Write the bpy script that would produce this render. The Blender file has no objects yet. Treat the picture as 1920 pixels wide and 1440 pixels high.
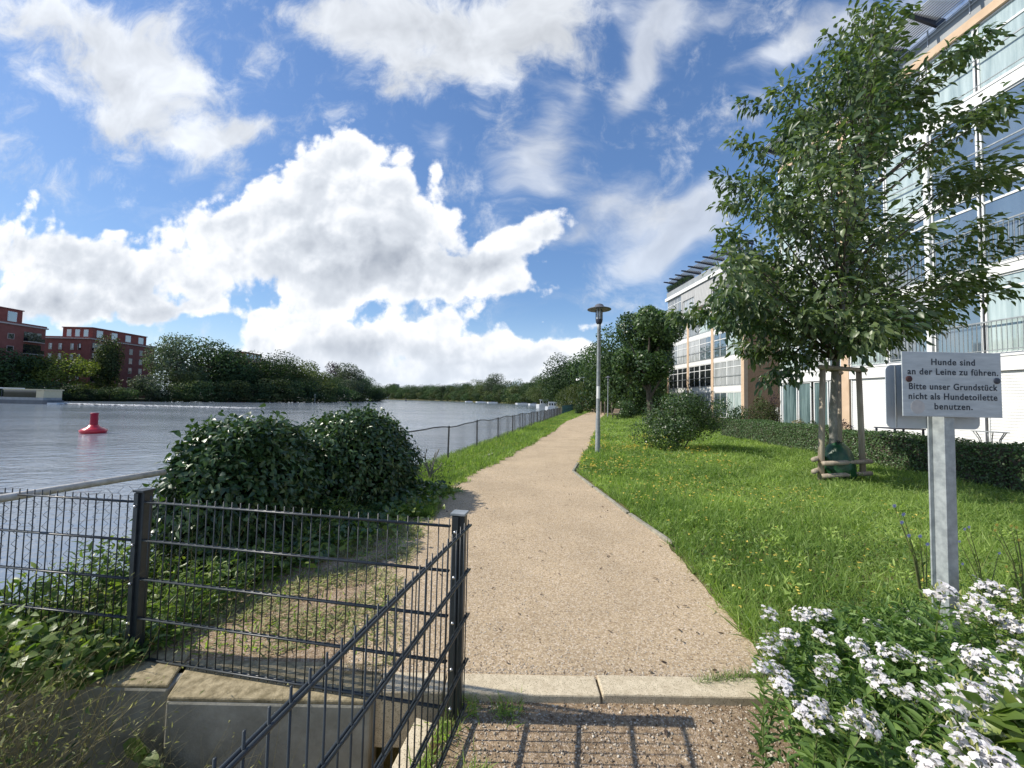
import bpy, math, random
import numpy as np
from mathutils import Vector, Matrix

# ------------------------------------------------------------------ camera
S = bpy.context.scene
COL = S.collection
F = 721.0                                   # focal length in photo pixels (1920 wide)
PITCH, ROLL, EYE = math.radians(2.46), math.radians(1.2), 1.4
cam = bpy.data.cameras.new('camera'); cam_o = bpy.data.objects.new('camera', cam); COL.objects.link(cam_o)
cam.sensor_width = 36.0; cam.lens = F/1920*36.0; cam.clip_start = 0.02; cam.clip_end = 6000
cam_o.matrix_world = (Matrix.Translation((0, 0, EYE)) @ Matrix.Rotation(math.pi/2+PITCH, 4, 'X') @ Matrix.Rotation(ROLL, 4, 'Z'))
S.camera = cam_o
S.render.resolution_x, S.render.resolution_y = 1024, 768

# ------------------------------------------------------------------ light
SUN_AZ, SUN_EL = math.radians(-90), math.radians(41)      # azimuth clockwise from +Y
sd = Vector((math.sin(SUN_AZ)*math.cos(SUN_EL), math.cos(SUN_AZ)*math.cos(SUN_EL), math.sin(SUN_EL)))
sun = bpy.data.lights.new('sun', 'SUN'); sun.energy = 3.6; sun.angle = math.radians(0.55); sun.color = (1, 0.94, 0.84)
sun_o = bpy.data.objects.new('sun', sun); COL.objects.link(sun_o)
sun_o.rotation_euler = sd.to_track_quat('Z', 'Y').to_euler()
S.view_settings.view_transform = 'Standard'; S.view_settings.look = 'None'
S.view_settings.exposure = 0.58; S.view_settings.gamma = 1.0; S.view_settings.use_curve_mapping = False

# ------------------------------------------------------------------ pixel -> world helpers (measured from the photograph)
_cp, _sp, _cr, _sr = math.cos(PITCH), math.sin(PITCH), math.cos(ROLL), math.sin(ROLL)
_r0 = np.array([1., 0, 0]); _u0 = np.array([0, -_sp, _cp]); _f = np.array([0, _cp, _sp])
_R = _cr*_r0 + _sr*_u0; _U = -_sr*_r0 + _cr*_u0
def ray(px, py): return _f + _R*((px-960)/F) - _U*((py-720)/F)
def gnd(px, py, z=0.0):
    r = ray(px, py); t = (z-EYE)/r[2]; return np.array([r[0]*t, r[1]*t, z])
def atd(px, py, Y):
    r = ray(px, py)*(Y/ray(px, py)[1]); r[2] += EYE; return r

# ------------------------------------------------------------------ world: Nishita sky with procedural clouds
W = bpy.data.worlds.new('World'); S.world = W; W.use_nodes = True
nt = W.node_tree; nt.nodes.clear(); L = nt.links.new
def nd(tp, **k):
    n = nt.nodes.new(tp)
    for a, v in k.items(): setattr(n, a, v)
    return n
def mth(op, a, b=None, c=None, clamp=False):
    n = nd('ShaderNodeMath', operation=op); n.use_clamp = clamp
    for i, x in enumerate((a, b, c)):
        if x is None: continue
        if isinstance(x, (int, float)): n.inputs[i].default_value = x
        else: L(x, n.inputs[i])
    return n.outputs[0]
def vmth(op, a, b=None):
    n = nd('ShaderNodeVectorMath', operation=op)
    for i, x in enumerate((a, b)):
        if x is None: continue
        if isinstance(x, (tuple, list)): n.inputs[i].default_value = x
        else: L(x, n.inputs[i])
    return n.outputs[0]
def noise(vec, scale, detail=6, rough=0.55, lac=2.0, dist=0.0, color=False):
    n = nd('ShaderNodeTexNoise'); n.noise_dimensions = '2D'
    L(vec, n.inputs['Vector']); n.inputs['Scale'].default_value = scale; n.inputs['Detail'].default_value = detail
    n.inputs['Roughness'].default_value = rough; n.inputs['Lacunarity'].default_value = lac; n.inputs['Distortion'].default_value = dist
    return n.outputs['Color' if color else 'Fac']
def mapr(x, a, b, c=0.0, d=1.0, smooth=True):
    n = nd('ShaderNodeMapRange'); n.interpolation_type = 'SMOOTHSTEP' if smooth else 'LINEAR'
    L(x, n.inputs['Value'])
    for k, v in zip(('From Min', 'From Max', 'To Min', 'To Max'), (a, b, c, d)): n.inputs[k].default_value = v
    return n.outputs[0]
def mixc(f, a, b):
    n = nd('ShaderNodeMix', data_type='RGBA')
    if isinstance(f, (int, float)): n.inputs[0].default_value = f
    else: L(f, n.inputs[0])
    for i, x in ((6, a), (7, b)):
        if isinstance(x, (tuple, list)): n.inputs[i].default_value = (*x, 1)
        else: L(x, n.inputs[i])
    return n.outputs[2]
tc = nd('ShaderNodeTexCoord'); sep = nd('ShaderNodeSeparateXYZ'); L(tc.outputs['Generated'], sep.inputs[0])
ay = mth('MAXIMUM', mth('ABSOLUTE', sep.outputs[1]), 0.08)
comb = nd('ShaderNodeCombineXYZ'); L(mth('DIVIDE', sep.outputs[0], ay), comb.inputs[0]); L(mth('DIVIDE', sep.outputs[2], ay), comb.inputs[1])
comb_v = mth('DIVIDE', sep.outputs[2], ay)
UV = comb.outputs[0]                         # a chart of sky directions
def warp(vec, scale, amt, det=4):
    c = noise(vec, scale, det, 0.6, color=True)
    return vmth('ADD', vec, vmth('MULTIPLY', vmth('SUBTRACT', c, (.5, .5, .5)), (amt, amt, 0)))
UVw = warp(UV, 3.0, 0.10, 2)
UVs = warp(UV, 2.2, 0.20, 3)
BK = 1.78
def blobs(lst, vec):
    tot = None
    for px, py, rx, ry, rot, w in lst:
        r = ray(px, py)
        m = nd('ShaderNodeMapping', vector_type='TEXTURE'); L(vec, m.inputs[0])
        m.inputs['Location'].default_value = (r[0]/r[1], r[2]/r[1], 0)
        m.inputs['Rotation'].default_value = (0, 0, math.radians(rot)); m.inputs['Scale'].default_value = (rx/F*BK, ry/F*BK, 1)
        g = nd('ShaderNodeTexGradient', gradient_type='QUADRATIC_SPHERE'); L(m.outputs[0], g.inputs[0])
        tot = mth('MULTIPLY', g.outputs['Fac'], w) if tot is None else mth('MULTIPLY_ADD', g.outputs['Fac'], w, tot)
    return tot
CUM = [(640,290,75,70,0,1.3),(590,350,90,70,0,1.0),(700,350,110,80,0,1.3),(640,420,170,80,0,1.5),(760,430,110,70,0,1.2),(450,420,130,60,8,1.3),
  (400,440,90,50,0,.9),(570,500,170,70,0,1.4),(720,520,180,70,0,1.4),(850,520,120,45,0,1.1),(950,470,120,48,22,1.3),(1010,430,55,26,20,.8),(900,530,150,36,0,.9),
  (820,330,24,50,-10,.7),(620,570,150,30,0,.8),
  (40,390,70,30,0,.6),(60,470,140,50,0,1.2),(150,470,90,40,0,1.1),(220,500,150,46,-6,1.2),(340,500,110,55,0,1.1),(60,550,170,48,0,1.2),(230,560,160,30,0,.9),(330,580,70,22,0,.9),
  (480,585,70,24,0,1.0),(560,600,80,24,0,.9),(500,640,80,28,0,1.0),(600,630,110,34,0,1.1),(560,665,140,30,0,1.1),(700,650,120,40,0,1.0),(790,625,60,26,0,1.0),(850,605,50,28,0,1.1),(860,655,90,34,0,1.1),(935,640,55,34,0,1.2),(960,680,90,30,0,1.1),
  (1035,660,42,26,0,1.1),(1085,640,36,30,0,1.0),(1075,680,70,26,0,1.0),(1120,690,80,22,0,.8),(800,700,200,26,0,1.0),(640,700,160,24,0,.9),(990,705,160,22,0,.8),(200,600,260,28,0,.55),
  (1100,600,70,18,0,.55),(1012,612,16,14,0,.7),(1150,590,30,14,0,.4),(1200,520,60,18,14,.45)]
SOFT = [(60,25,150,60,-20,1.0),(190,60,140,60,-15,1.1),(290,110,120,70,-30,1.1),(230,160,120,60,-10,1.0),(200,215,80,50,0,1.1),(300,230,120,60,-25,1.1),(360,280,110,40,-15,1.0),(420,270,80,40,0,.8),(480,240,90,34,10,.7),(60,150,50,44,-40,.9),(20,60,80,60,0,.8),(380,330,60,34,0,.7),(270,170,120,60,-25,.9),(400,180,80,50,-20,.6),(230,300,40,20,0,.5),(330,345,30,20,0,.5),
  (560,10,90,36,0,.7),(700,30,160,70,0,1.2),(850,30,190,90,0,1.4),(950,70,130,70,0,1.2),(760,120,90,56,10,1.1),(730,170,50,30,0,.8),(800,165,40,30,0,.6),(900,130,90,40,0,.8),(1020,20,120,50,20,1.0),(640,70,80,40,-20,.8)]
CIR = [(1200,70,44,120,-18,1.0),(1160,150,34,70,-25,.9),(1250,40,60,70,-10,.8),(1130,30,60,50,-10,.7),(1340,40,70,30,20,.5),(1010,230,50,60,-20,.75),(980,310,60,50,0,.9),(1010,350,60,30,0,.6),(1060,180,30,40,-20,.5),
  (1130,370,100,50,10,.85),(1240,400,130,46,20,.9),(1200,470,120,50,20,.9),(1290,450,100,40,25,.9),(1320,390,90,40,20,.7),(1470,100,70,34,20,.9),(1500,70,60,30,30,.7),(1440,170,40,26,0,.5),(1390,120,40,24,0,.4),(1600,60,120,60,0,.8),(1700,40,90,50,0,.8),(1060,430,60,20,15,.5),
  (820,260,40,50,-20,.5),(1180,590,40,18,0,.5)]
DARK = [(650,450,140,50,0,1.0),(720,500,150,44,0,1.0),(600,520,150,30,0,.6),(860,500,90,34,0,.7),(930,500,90,20,0,.5),(420,430,80,26,0,.35),
  (200,520,120,34,-8,.95),(90,500,90,24,0,.6),(80,575,170,36,0,1.0),(240,585,150,26,0,.9),(330,520,90,24,0,.4),(60,450,60,20,0,.4),
  (620,650,110,22,0,.6),(700,660,70,24,0,.8),(790,660,70,26,0,.6),(560,690,140,18,0,.5),(860,680,90,20,0,.6),(960,690,80,18,0,.6),(800,715,260,16,0,.6),
  (860,60,180,60,0,.65),(960,90,120,50,0,.55),(740,60,100,50,0,.45)]
def billow(vec, scale, detail=4, rough=0.5):
    v = nd('ShaderNodeTexVoronoi', feature='F1'); v.voronoi_dimensions = '2D'; v.normalize = True
    L(vec, v.inputs['Vector']); v.inputs['Scale'].default_value = scale; v.inputs['Detail'].default_value = detail
    v.inputs['Roughness'].default_value = rough
    return mth('SUBTRACT', 1.0, v.outputs['Distance'])
def cloud(vec_b, lst, vec_n, sc, amp, lo, hi, rough, stretch=None):
    d = blobs(lst, vec_b)
    n = noise(vec_n, sc, 7, rough)
    s = mth('MULTIPLY_ADD', mth('SUBTRACT', n, 0.5), amp, d)
    return mapr(s, lo, hi), s
dC = mth('ADD', blobs(CUM, UVw), mapr(comb_v, 0.04, 0.20, 0.30, 0.0))
b0 = billow(UVw, 8.0, 3, 0.55)
nz = mth('ADD', mth('MULTIPLY', mth('SUBTRACT', b0, 0.68), 2.1), mth('MULTIPLY', mth('SUBTRACT', noise(UV, 7.0, 7, 0.62), 0.5), 1.7))
sc_ = mth('MULTIPLY_ADD', nz, mapr(dC, 0.0, 0.22), dC)
mc = mapr(sc_, 0.30, 0.74)
ms, ss_ = cloud(UVs, SOFT, UVs, 6.0, 2.6, 0.0, 1.15, 0.66)
stretch = nd('ShaderNodeMapping'); L(UVs, stretch.inputs[0]); stretch.inputs['Rotation'].default_value = (0, 0, math.radians(-35)); stretch.inputs['Scale'].default_value = (1.0, 2.6, 1)
mi, si_ = cloud(UVs, CIR, stretch.outputs[0], 3.4, 1.3, 0.06, 0.9, 0.62)
dk = blobs(DARK, UVw)
# relief: compare the cloud field with itself a little way towards the sun
off = vmth('ADD', UVw, (-0.020, 0.032, 0))
rel = mth('SUBTRACT', b0, billow(off, 8.0, 3, 0.55))
lum = mth('MULTIPLY_ADD', rel, 1.0, mth('MULTIPLY', mth('SUBTRACT', noise(UV, 6.0, 5, 0.6), 0.5), 0.55))
shade = mth('SUBTRACT', mth('ADD', 0.86, lum), mth('MULTIPLY', mth('MULTIPLY', dk, mapr(noise(UV, 8.0, 5, 0.6), 0.3, 0.65, 0.5, 1.25)), 0.40))
edge = mapr(sc_, 0.3, 1.5, 0.16, -0.14)
shade = mth('ADD', shade, edge)
shade = mth('MAXIMUM', mth('MINIMUM', shade, 1.0), 0.02)
ramp = nd('ShaderNodeValToRGB'); L(shade, ramp.inputs[0])
ramp.color_ramp.elements[0].position = 0.0; ramp.color_ramp.elements[0].color = (0.33, 0.37, 0.44, 1)
ramp.color_ramp.elements[1].position = 1.0; ramp.color_ramp.elements[1].color = (0.97, 0.98, 1.0, 1)
e = ramp.color_ramp.elements.new(0.62); e.color = (0.64, 0.68, 0.74, 1)
CLOUD_GAIN = 8.0
cg = mixc(mapr(comb_v, 0.0, 0.17, 0.50, 0.0), vmth('MULTIPLY', ramp.outputs[0], (CLOUD_GAIN,)*3), (5.4, 6.0, 6.9))
soft_l = mth('SUBTRACT', mth('MULTIPLY_ADD', noise(UVs, 5.0, 4, 0.6), 0.7, 0.45), mth('MULTIPLY', dk, 0.22))
softc = nd('ShaderNodeCombineXYZ')
for i, g in enumerate((0.97, 1.0, 1.03)): L(mth('MULTIPLY', soft_l, g*CLOUD_GAIN), softc.inputs[i])
sky = nd('ShaderNodeTexSky', sky_type='NISHITA'); sky.sun_disc = False; sky.sun_elevation = SUN_EL; sky.sun_rotation = SUN_AZ
sky.air_density = 1.0; sky.dust_density = 0.25; sky.ozone_density = 3.0; sky.altitude = 0
hs = nd('ShaderNodeHueSaturation'); L(sky.outputs[0], hs.inputs['Color']); hs.inputs['Saturation'].default_value = 1.10; hs.inputs['Value'].default_value = 1.3; hs.inputs['Hue'].default_value = 0.503
sb = nd('ShaderNodeSeparateColor'); L(hs.outputs[0], sb.inputs[0])
comp = mth('DIVIDE', 1.25, mth('MULTIPLY_ADD', sb.outputs[2], 0.085, 1.0))     # soften the glare near the sun
sc3 = nd('ShaderNodeVectorMath', operation='SCALE'); L(hs.outputs[0], sc3.inputs[0]); L(comp, sc3.inputs['Scale'])
skyc = mixc(mapr(comb_v, -0.02, 0.26, 0.75, 0.0), sc3.outputs[0], (4.0, 5.3, 7.2))
c1 = mixc(mth('MULTIPLY', mi, 0.62), skyc, softc.outputs[0])
c2 = mixc(mth('MULTIPLY', ms, 0.86), c1, softc.outputs[0])
c3 = mixc(mc, c2, cg)
bg = nd('ShaderNodeBackground'); L(c3, bg.inputs[0]); bg.inputs[1].default_value = 0.1
wo = nd('ShaderNodeOutputWorld'); L(bg.outputs[0], wo.inputs[0])
W.cycles.sampling_method = 'MANUAL'; W.cycles.sample_map_resolution = 512
S.cycles.max_bounces = 6; S.cycles.diffuse_bounces = 2; S.cycles.glossy_bounces = 3; S.cycles.transmission_bounces = 4; S.cycles.transparent_max_bounces = 6
S.cycles.use_adaptive_sampling = True; S.cycles.caustics_reflective = False; S.cycles.caustics_refractive = False

# ------------------------------------------------------------------ materials
def newmat(name):
    m = bpy.data.materials.new(name); m.use_nodes = True; t = m.node_tree; t.nodes.clear()
    return m, t
def mat(name, c1, c2=None, scale=4.0, rough=0.6, metal=0.0, bump=0.0, bscale=None, detail=5, spec=0.5, coords='Object', rvar=0.0, speck=None, lo=0.35, hi=0.65, stretch=None, coat=0.0, stain=None):
    m, t = newmat(name); N = t.nodes.new; K = t.links.new
    o = N('ShaderNodeOutputMaterial'); p = N('ShaderNodeBsdfPrincipled'); K(p.outputs[0], o.inputs[0])
    p.inputs['Roughness'].default_value = rough; p.inputs['Metallic'].default_value = metal; p.inputs['Specular IOR Level'].default_value = spec; p.inputs['Coat Weight'].default_value = coat
    c2 = c2 or tuple(min(1, x*1.12) for x in c1)
    tcn = N('ShaderNodeTexCoord'); src = tcn.outputs['Object']
    if coords == 'World': src = N('ShaderNodeNewGeometry').outputs['Position']
    if stretch:
        mp = N('ShaderNodeMapping'); mp.inputs['Scale'].default_value = stretch; K(src, mp.inputs[0]); src = mp.outputs[0]
    n = N('ShaderNodeTexNoise'); n.inputs['Scale'].default_value = scale; n.inputs['Detail'].default_value = detail; n.inputs['Roughness'].default_value = 0.62; K(src, n.inputs['Vector'])
    r = N('ShaderNodeValToRGB'); r.color_ramp.elements[0].position = lo; r.color_ramp.elements[1].position = hi
    r.color_ramp.elements[0].color = (*c1, 1); r.color_ramp.elements[1].color = (*c2, 1); K(n.outputs[0], r.inputs[0]); col = r.outputs[0]
    if speck:                                                     # (scale, colour, threshold)
        v = N('ShaderNodeTexVoronoi'); v.inputs['Scale'].default_value = speck[0]; K(src, v.inputs['Vector'])
        sp = N('ShaderNodeSeparateColor'); K(v.outputs['Color'], sp.inputs[0])
        g = N('ShaderNodeMath'); g.operation = 'GREATER_THAN'; g.inputs[1].default_value = speck[2]; K(sp.outputs[0], g.inputs[0])
        mx = N('ShaderNodeMix'); mx.data_type = 'RGBA'; K(g.outputs[0], mx.inputs[0]); K(col, mx.inputs[6]); mx.inputs[7].default_value = (*speck[1], 1); col = mx.outputs[2]
    if stain:
        ns = N('ShaderNodeTexNoise'); ns.inputs['Scale'].default_value = stain[0]; ns.inputs['Detail'].default_value = 6; ns.inputs['Roughness'].default_value = .65; K(src, ns.inputs['Vector'])
        sr = N('ShaderNodeMapRange'); sr.inputs['From Min'].default_value = .3; sr.inputs['From Max'].default_value = .7; sr.inputs['To Min'].default_value = stain[1]; sr.inputs['To Max'].default_value = stain[2]; K(ns.outputs[0], sr.inputs[0])
        hv = N('ShaderNodeHueSaturation'); K(sr.outputs[0], hv.inputs['Value']); K(col, hv.inputs['Color']); col = hv.outputs[0]
    K(col, p.inputs['Base Color'])
    if rvar:
        rr = N('ShaderNodeMapRange'); rr.inputs['To Min'].default_value = rough-rvar; rr.inputs['To Max'].default_value = rough+rvar; K(n.outputs[0], rr.inputs[0]); K(rr.outputs[0], p.inputs['Roughness'])
    if bump:
        n2 = N('ShaderNodeTexNoise'); n2.inputs['Scale'].default_value = bscale or scale*4; n2.inputs['Detail'].default_value = 4; K(src, n2.inputs['Vector'])
        b = N('ShaderNodeBump'); b.inputs['Strength'].default_value = 0.6; b.inputs['Distance'].default_value = bump; K(n2.outputs[0], b.inputs['Height']); K(b.outputs[0], p.inputs['Normal'])
    return m
def leafmat(name, c1, c2, rough=0.45, trans=0.35, spec=0.45, vary=0.3, tcol=None):
    m, t = newmat(name); N = t.nodes.new; K = t.links.new
    o = N('ShaderNodeOutputMaterial'); p = N('ShaderNodeBsdfPrincipled'); tr = N('ShaderNodeBsdfTranslucent'); ms_ = N('ShaderNodeMixShader')
    a = N('ShaderNodeAttribute'); a.attribute_name = 'tint'
    mx = N('ShaderNodeMix'); mx.data_type = 'RGBA'; mx.inputs[6].default_value = (*c1, 1); mx.inputs[7].default_value = (*c2, 1); K(a.outputs['Fac'], mx.inputs[0])
    oi = N('ShaderNodeObjectInfo'); mr = N('ShaderNodeMapRange'); mr.inputs['To Min'].default_value = 1-vary; mr.inputs['To Max'].default_value = 1+vary; K(oi.outputs['Random'], mr.inputs[0])
    h = N('ShaderNodeHueSaturation'); h.inputs['Saturation'].default_value = .88; K(mr.outputs[0], h.inputs['Value']); K(mx.outputs[2], h.inputs['Color'])
    K(h.outputs[0], p.inputs['Base Color']); p.inputs['Roughness'].default_value = rough; p.inputs['Specular IOR Level'].default_value = spec
    g = N('ShaderNodeMix'); g.data_type = 'RGBA'; g.blend_type = 'MULTIPLY'; g.inputs[0].default_value = 1.0; K(h.outputs[0], g.inputs[6]); tk = tcol or (1.7, 1.9, 0.7); g.inputs[7].default_value = (*tk, 1)
    K(g.outputs[2], tr.inputs[0]); ms_.inputs[0].default_value = trans
    K(p.outputs[0], ms_.inputs[1]); K(tr.outputs[0], ms_.inputs[2]); K(ms_.outputs[0], o.inputs[0])
    return m

# ------------------------------------------------------------------ object helpers
def tag(o, label=None, cat=None, group=None, kind=None):
    for k, v in (('label', label), ('category', cat), ('group', group), ('kind', kind)):
        if v: o[k] = v
    return o
def thing(name, label, cat, loc=(0, 0, 0), group=None):
    o = bpy.data.objects.new(name, None); o.empty_display_size = 0.2; COL.objects.link(o); o.location = [float(v) for v in loc]
    return tag(o, label, cat, group)
def link(name, me, m=None, parent=None, loc=None):
    o = bpy.data.objects.new(name, me); COL.objects.link(o)
    for x in (m if isinstance(m, (list, tuple)) else [m]):
        if x: me.materials.append(x)
    if parent is not None: o.parent = parent
    if loc is not None: o.location = [float(v) for v in loc]
    return o
def origin(p):
    v = Vector((0, 0, 0))
    while p is not None: v += p.location; p = p.parent
    return v
def copy_tree(o, parent=None):
    c = o.copy(); COL.objects.link(c)
    if parent is not None: c.parent = parent
    for ch in [x for x in o.children]: copy_tree(ch, c)
    return c
class MB:
    """collects simple solids and links them as ONE mesh object; coordinates are world coordinates"""
    def __init__(s): s.v = []; s.f = []; s.m = []; s.mi = 0
    def add(s, vs, fs):
        b = len(s.v); s.v += [tuple(map(float, q)) for q in vs]; s.f += [tuple(i+b for i in f) for f in fs]; s.m += [s.mi]*len(fs); return s
    def hexa(s, c8): return s.add(c8, [(0,3,2,1),(4,5,6,7),(0,1,5,4),(1,2,6,5),(2,3,7,6),(3,0,4,7)])
    def box(s, x0, x1, y0, y1, z0, z1): return s.hexa([(x0,y0,z0),(x1,y0,z0),(x1,y1,z0),(x0,y1,z0),(x0,y0,z1),(x1,y0,z1),(x1,y1,z1),(x0,y1,z1)])
    def frame(s, o, ux, uy, a0, a1, b0, b1, z0, z1):
        """box along plan axes ux, uy from point o"""
        P = lambda a, b, z: (o[0]+ux[0]*a+uy[0]*b, o[1]+ux[1]*a+uy[1]*b, z)
        return s.hexa([P(a0,b0,z0),P(a1,b0,z0),P(a1,b1,z0),P(a0,b1,z0),P(a0,b0,z1),P(a1,b0,z1),P(a1,b1,z1),P(a0,b1,z1)])
    def tube(s, pts, r, n=6, cap=True):
        pts = [Vector([float(c) for c in p]) for p in pts]; rs = r if isinstance(r, (list, tuple)) else [r]*len(pts)
        vs = []; up = Vector((0.13, 0.31, 0.94))
        for i, p in enumerate(pts):
            d = (pts[min(i+1, len(pts)-1)]-pts[max(i-1, 0)]).normalized()
            a = d.cross(up); a = d.cross(Vector((1, 0, 0))) if a.length < 1e-3 else a
            a.normalize(); b = d.cross(a)
            vs += [p+(a*math.cos(2*math.pi*k/n)+b*math.sin(2*math.pi*k/n))*rs[i] for k in range(n)]
        fs = [(i*n+k, i*n+(k+1) % n, (i+1)*n+(k+1) % n, (i+1)*n+k) for i in range(len(pts)-1) for k in range(n)]
        if cap: fs += [tuple(range(n-1, -1, -1)), tuple(range((len(pts)-1)*n, len(pts)*n))]
        return s.add(vs, fs)
    def lathe(s, prof, c, n=20):
        vs = [(c[0]+r*math.cos(2*math.pi*k/n), c[1]+r*math.sin(2*math.pi*k/n), c[2]+z) for r, z in prof for k in range(n)]
        fs = [(i*n+k, i*n+(k+1) % n, (i+1)*n+(k+1) % n, (i+1)*n+k) for i in range(len(prof)-1) for k in range(n)]
        return s.add(vs, fs)
    def prism(s, poly, z0, z1):
        n = len(poly)
        return s.add([(x, y, z0) for x, y in poly]+[(x, y, z1) for x, y in poly], [tuple(range(n-1, -1, -1)), tuple(range(n, 2*n))]+[(k, (k+1) % n, n+(k+1) % n, n+k) for k in range(n)])
    def build(s, name, m, parent=None, smooth=False, bevel=0.0):
        og = origin(parent) if parent is not None else Vector((0, 0, 0))
        me = bpy.data.meshes.new(name); me.from_pydata([(a-og.x, b-og.y, c-og.z) for a, b, c in s.v], [], s.f)
        me.polygons.foreach_set('material_index', s.m)
        if smooth: me.polygons.foreach_set('use_smooth', [True]*len(s.f))
        me.update(); o = link(name, me, m, parent)
        if bevel:
            b = o.modifiers.new('bevel', 'BEVEL'); b.width = bevel; b.segments = 2; b.limit_method = 'ANGLE'
        return o
def npmesh(name, V, faces, tint=None, smooth=False):
    """faces: list of int arrays (n x k)"""
    me = bpy.data.meshes.new(name); V = np.asarray(V, dtype=np.float32)
    me.vertices.add(len(V)); me.vertices.foreach_set('co', V.ravel())
    nl = sum(f.size for f in faces); npoly = sum(len(f) for f in faces)
    me.loops.add(nl); me.polygons.add(npoly)
    me.loops.foreach_set('vertex_index', np.concatenate([f.ravel() for f in faces]).astype(np.int32))
    st = []; c = 0
    for f in faces: st.append(c+np.arange(len(f))*f.shape[1]); c += f.size
    me.polygons.foreach_set('loop_start', np.concatenate(st).astype(np.int32))
    me.update(calc_edges=True)
    if tint is not None:
        at = me.attributes.new('tint', 'FLOAT', 'POINT'); at.data.foreach_set('value', np.asarray(tint, dtype=np.float32))
    if smooth: me.polygons.foreach_set('use_smooth', np.ones(npoly, dtype=bool))
    return me
# leaf shapes: x across, y along, z out of the leaf
DIAMOND = (np.array([(0,0,0),(-.5,.45,.12),(0,1,-.05),(.5,.45,.12)]), [np.array([[0,3,2,1]])])
LEAF7 = (np.array([(0,0,0),(-.42,.28,.07),(-.40,.60,.05),(0,1,-.16),(.40,.60,.05),(.42,.28,.07),(0,.5,0)]), [np.array([[0,6,2,1],[0,5,4,6]]), np.array([[6,3,2],[6,4,3]])])
IVY = (np.array([(0,0,0),(-.5,.1,.03),(-.42,.5,.05),(0,1,-.12),(.42,.5,.05),(.5,.1,.03),(0,.4,0)]), [np.array([[0,6,2,1],[0,5,4,6]]), np.array([[6,3,2],[6,4,3]])])
BLADE = (np.array([(-.5,0,0),(.5,0,0),(.36,.55,.10),(-.36,.55,.10),(0,1,.34)]), [np.array([[0,1,2,3]]), np.array([[3,2,4]])])
FLOWER5 = None
def unit(a): return a/np.maximum(np.linalg.norm(a, axis=-1, keepdims=True), 1e-9)
def scatter(tpl, P, Y, Nn, length, width, tint, name):
    """one mesh of many leaves: at points P, along Y, facing Nn"""
    T, FA = tpl; n = len(P); Y = unit(Y); X = unit(np.cross(Y, Nn)); Z = np.cross(X, Y)
    length = np.broadcast_to(length, (n,))[:, None, None]; width = np.broadcast_to(width, (n,))[:, None, None]
    V = P[:, None, :]+T[None, :, 0:1]*width*X[:, None, :]+T[None, :, 1:2]*length*Y[:, None, :]+T[None, :, 2:3]*length*Z[:, None, :]
    k = len(T); base = (np.arange(n)*k)
    faces = [(f[None]+base[:, None, None]).reshape(-1, f.shape[1]) for f in FA]
    return npmesh(name, V.reshape(-1, 3), faces, np.repeat(np.broadcast_to(tint, (n,)), k))
def rdir(rng, n): return unit(rng.normal(size=(n, 3)))
def join_np(name, parts):
    """parts: list of (V, faces, tint)"""
    Vs, Fs, Ts, b = [], {}, [], 0
    for V, fs, t in parts:
        Vs.append(V); Ts.append(np.broadcast_to(t, (len(V),)))
        for f in fs: Fs.setdefault(f.shape[1], []).append(f+b)
        b += len(V)
    return npmesh(name, np.concatenate(Vs), [np.concatenate(v) for v in Fs.values()], np.concatenate(Ts))

M = {}
M['gravel'] = mat('gravel', (.31,.225,.135), (.61,.48,.315), scale=60, rough=.95, bump=.006, bscale=180, spec=.2, coords='World', speck=(150,(.64,.53,.40),.84), detail=10, lo=.34, hi=.68, stain=(.9,.80,1.10))
M['gravel_dark'] = mat('gravel_dark', (.18,.12,.072), (.44,.33,.21), scale=45, rough=.95, bump=.01, bscale=150, spec=.2, coords='World', speck=(150,(.50,.40,.30),.86), detail=9, lo=.34, hi=.66, stain=(2.2,.66,1.2))
M['soil'] = mat('soil', (.06,.075,.02), (.17,.14,.07), scale=3.5, rough=.95, bump=.02, bscale=40, spec=.2, coords='World', detail=8)
M['bank'] = mat('bank', (.03,.04,.018), (.07,.075,.035), scale=.4, rough=.95, spec=.2, coords='World')
M['kerb'] = mat('kerb', (.50,.42,.29), (.66,.57,.41), scale=30, rough=.9, bump=.003, bscale=160, spec=.25, speck=(330,(.30,.25,.17),.88))
M['concrete'] = mat('concrete', (.19,.18,.135), (.42,.40,.33), scale=5, rough=.9, bump=.004, bscale=60, spec=.25, detail=9, lo=.25, hi=.66, stain=(1.6,.55,1.1))
M['edging'] = mat('edging', (.20,.185,.14), (.36,.34,.27), scale=12, rough=.9, bump=.003, bscale=60, detail=8)
M['mosstop'] = mat('mosstop', (.20,.165,.095), (.42,.35,.22), scale=24, rough=.95, bump=.006, bscale=90, spec=.2)
M['anthracite'] = mat('anthracite', (.018,.025,.031), (.034,.042,.047), scale=18, rough=.40, spec=.5, bump=.0004, bscale=400)
M['zinc'] = mat('zinc', (.27,.30,.31), (.42,.46,.46), scale=22, rough=.45, metal=.2, rvar=.1, bump=.0006, bscale=120)
M['zinc_dull'] = mat('zinc_dull', (.22,.25,.26), (.36,.38,.39), scale=14, rough=.55, metal=.3, rvar=.1)
M['bolt'] = mat('bolt', (.6,.6,.6), rough=.3, metal=.9)
M['railpipe'] = mat('railpipe', (.42,.40,.36), (.6,.58,.53), scale=25, rough=.6, spec=.4)
M['wire'] = mat('wire', (.05,.055,.06), (.10,.10,.10), scale=12, rough=.55, metal=.4)
M['wire_green'] = mat('wire_green', (.03,.09,.09), (.05,.13,.13), scale=2, rough=.5)
M['signface'] = mat('signface', (.42,.47,.49), (.53,.58,.59), scale=5, rough=.45, spec=.5, stretch=(1,1,6), detail=8, stain=(7,.80,1.06))
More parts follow.
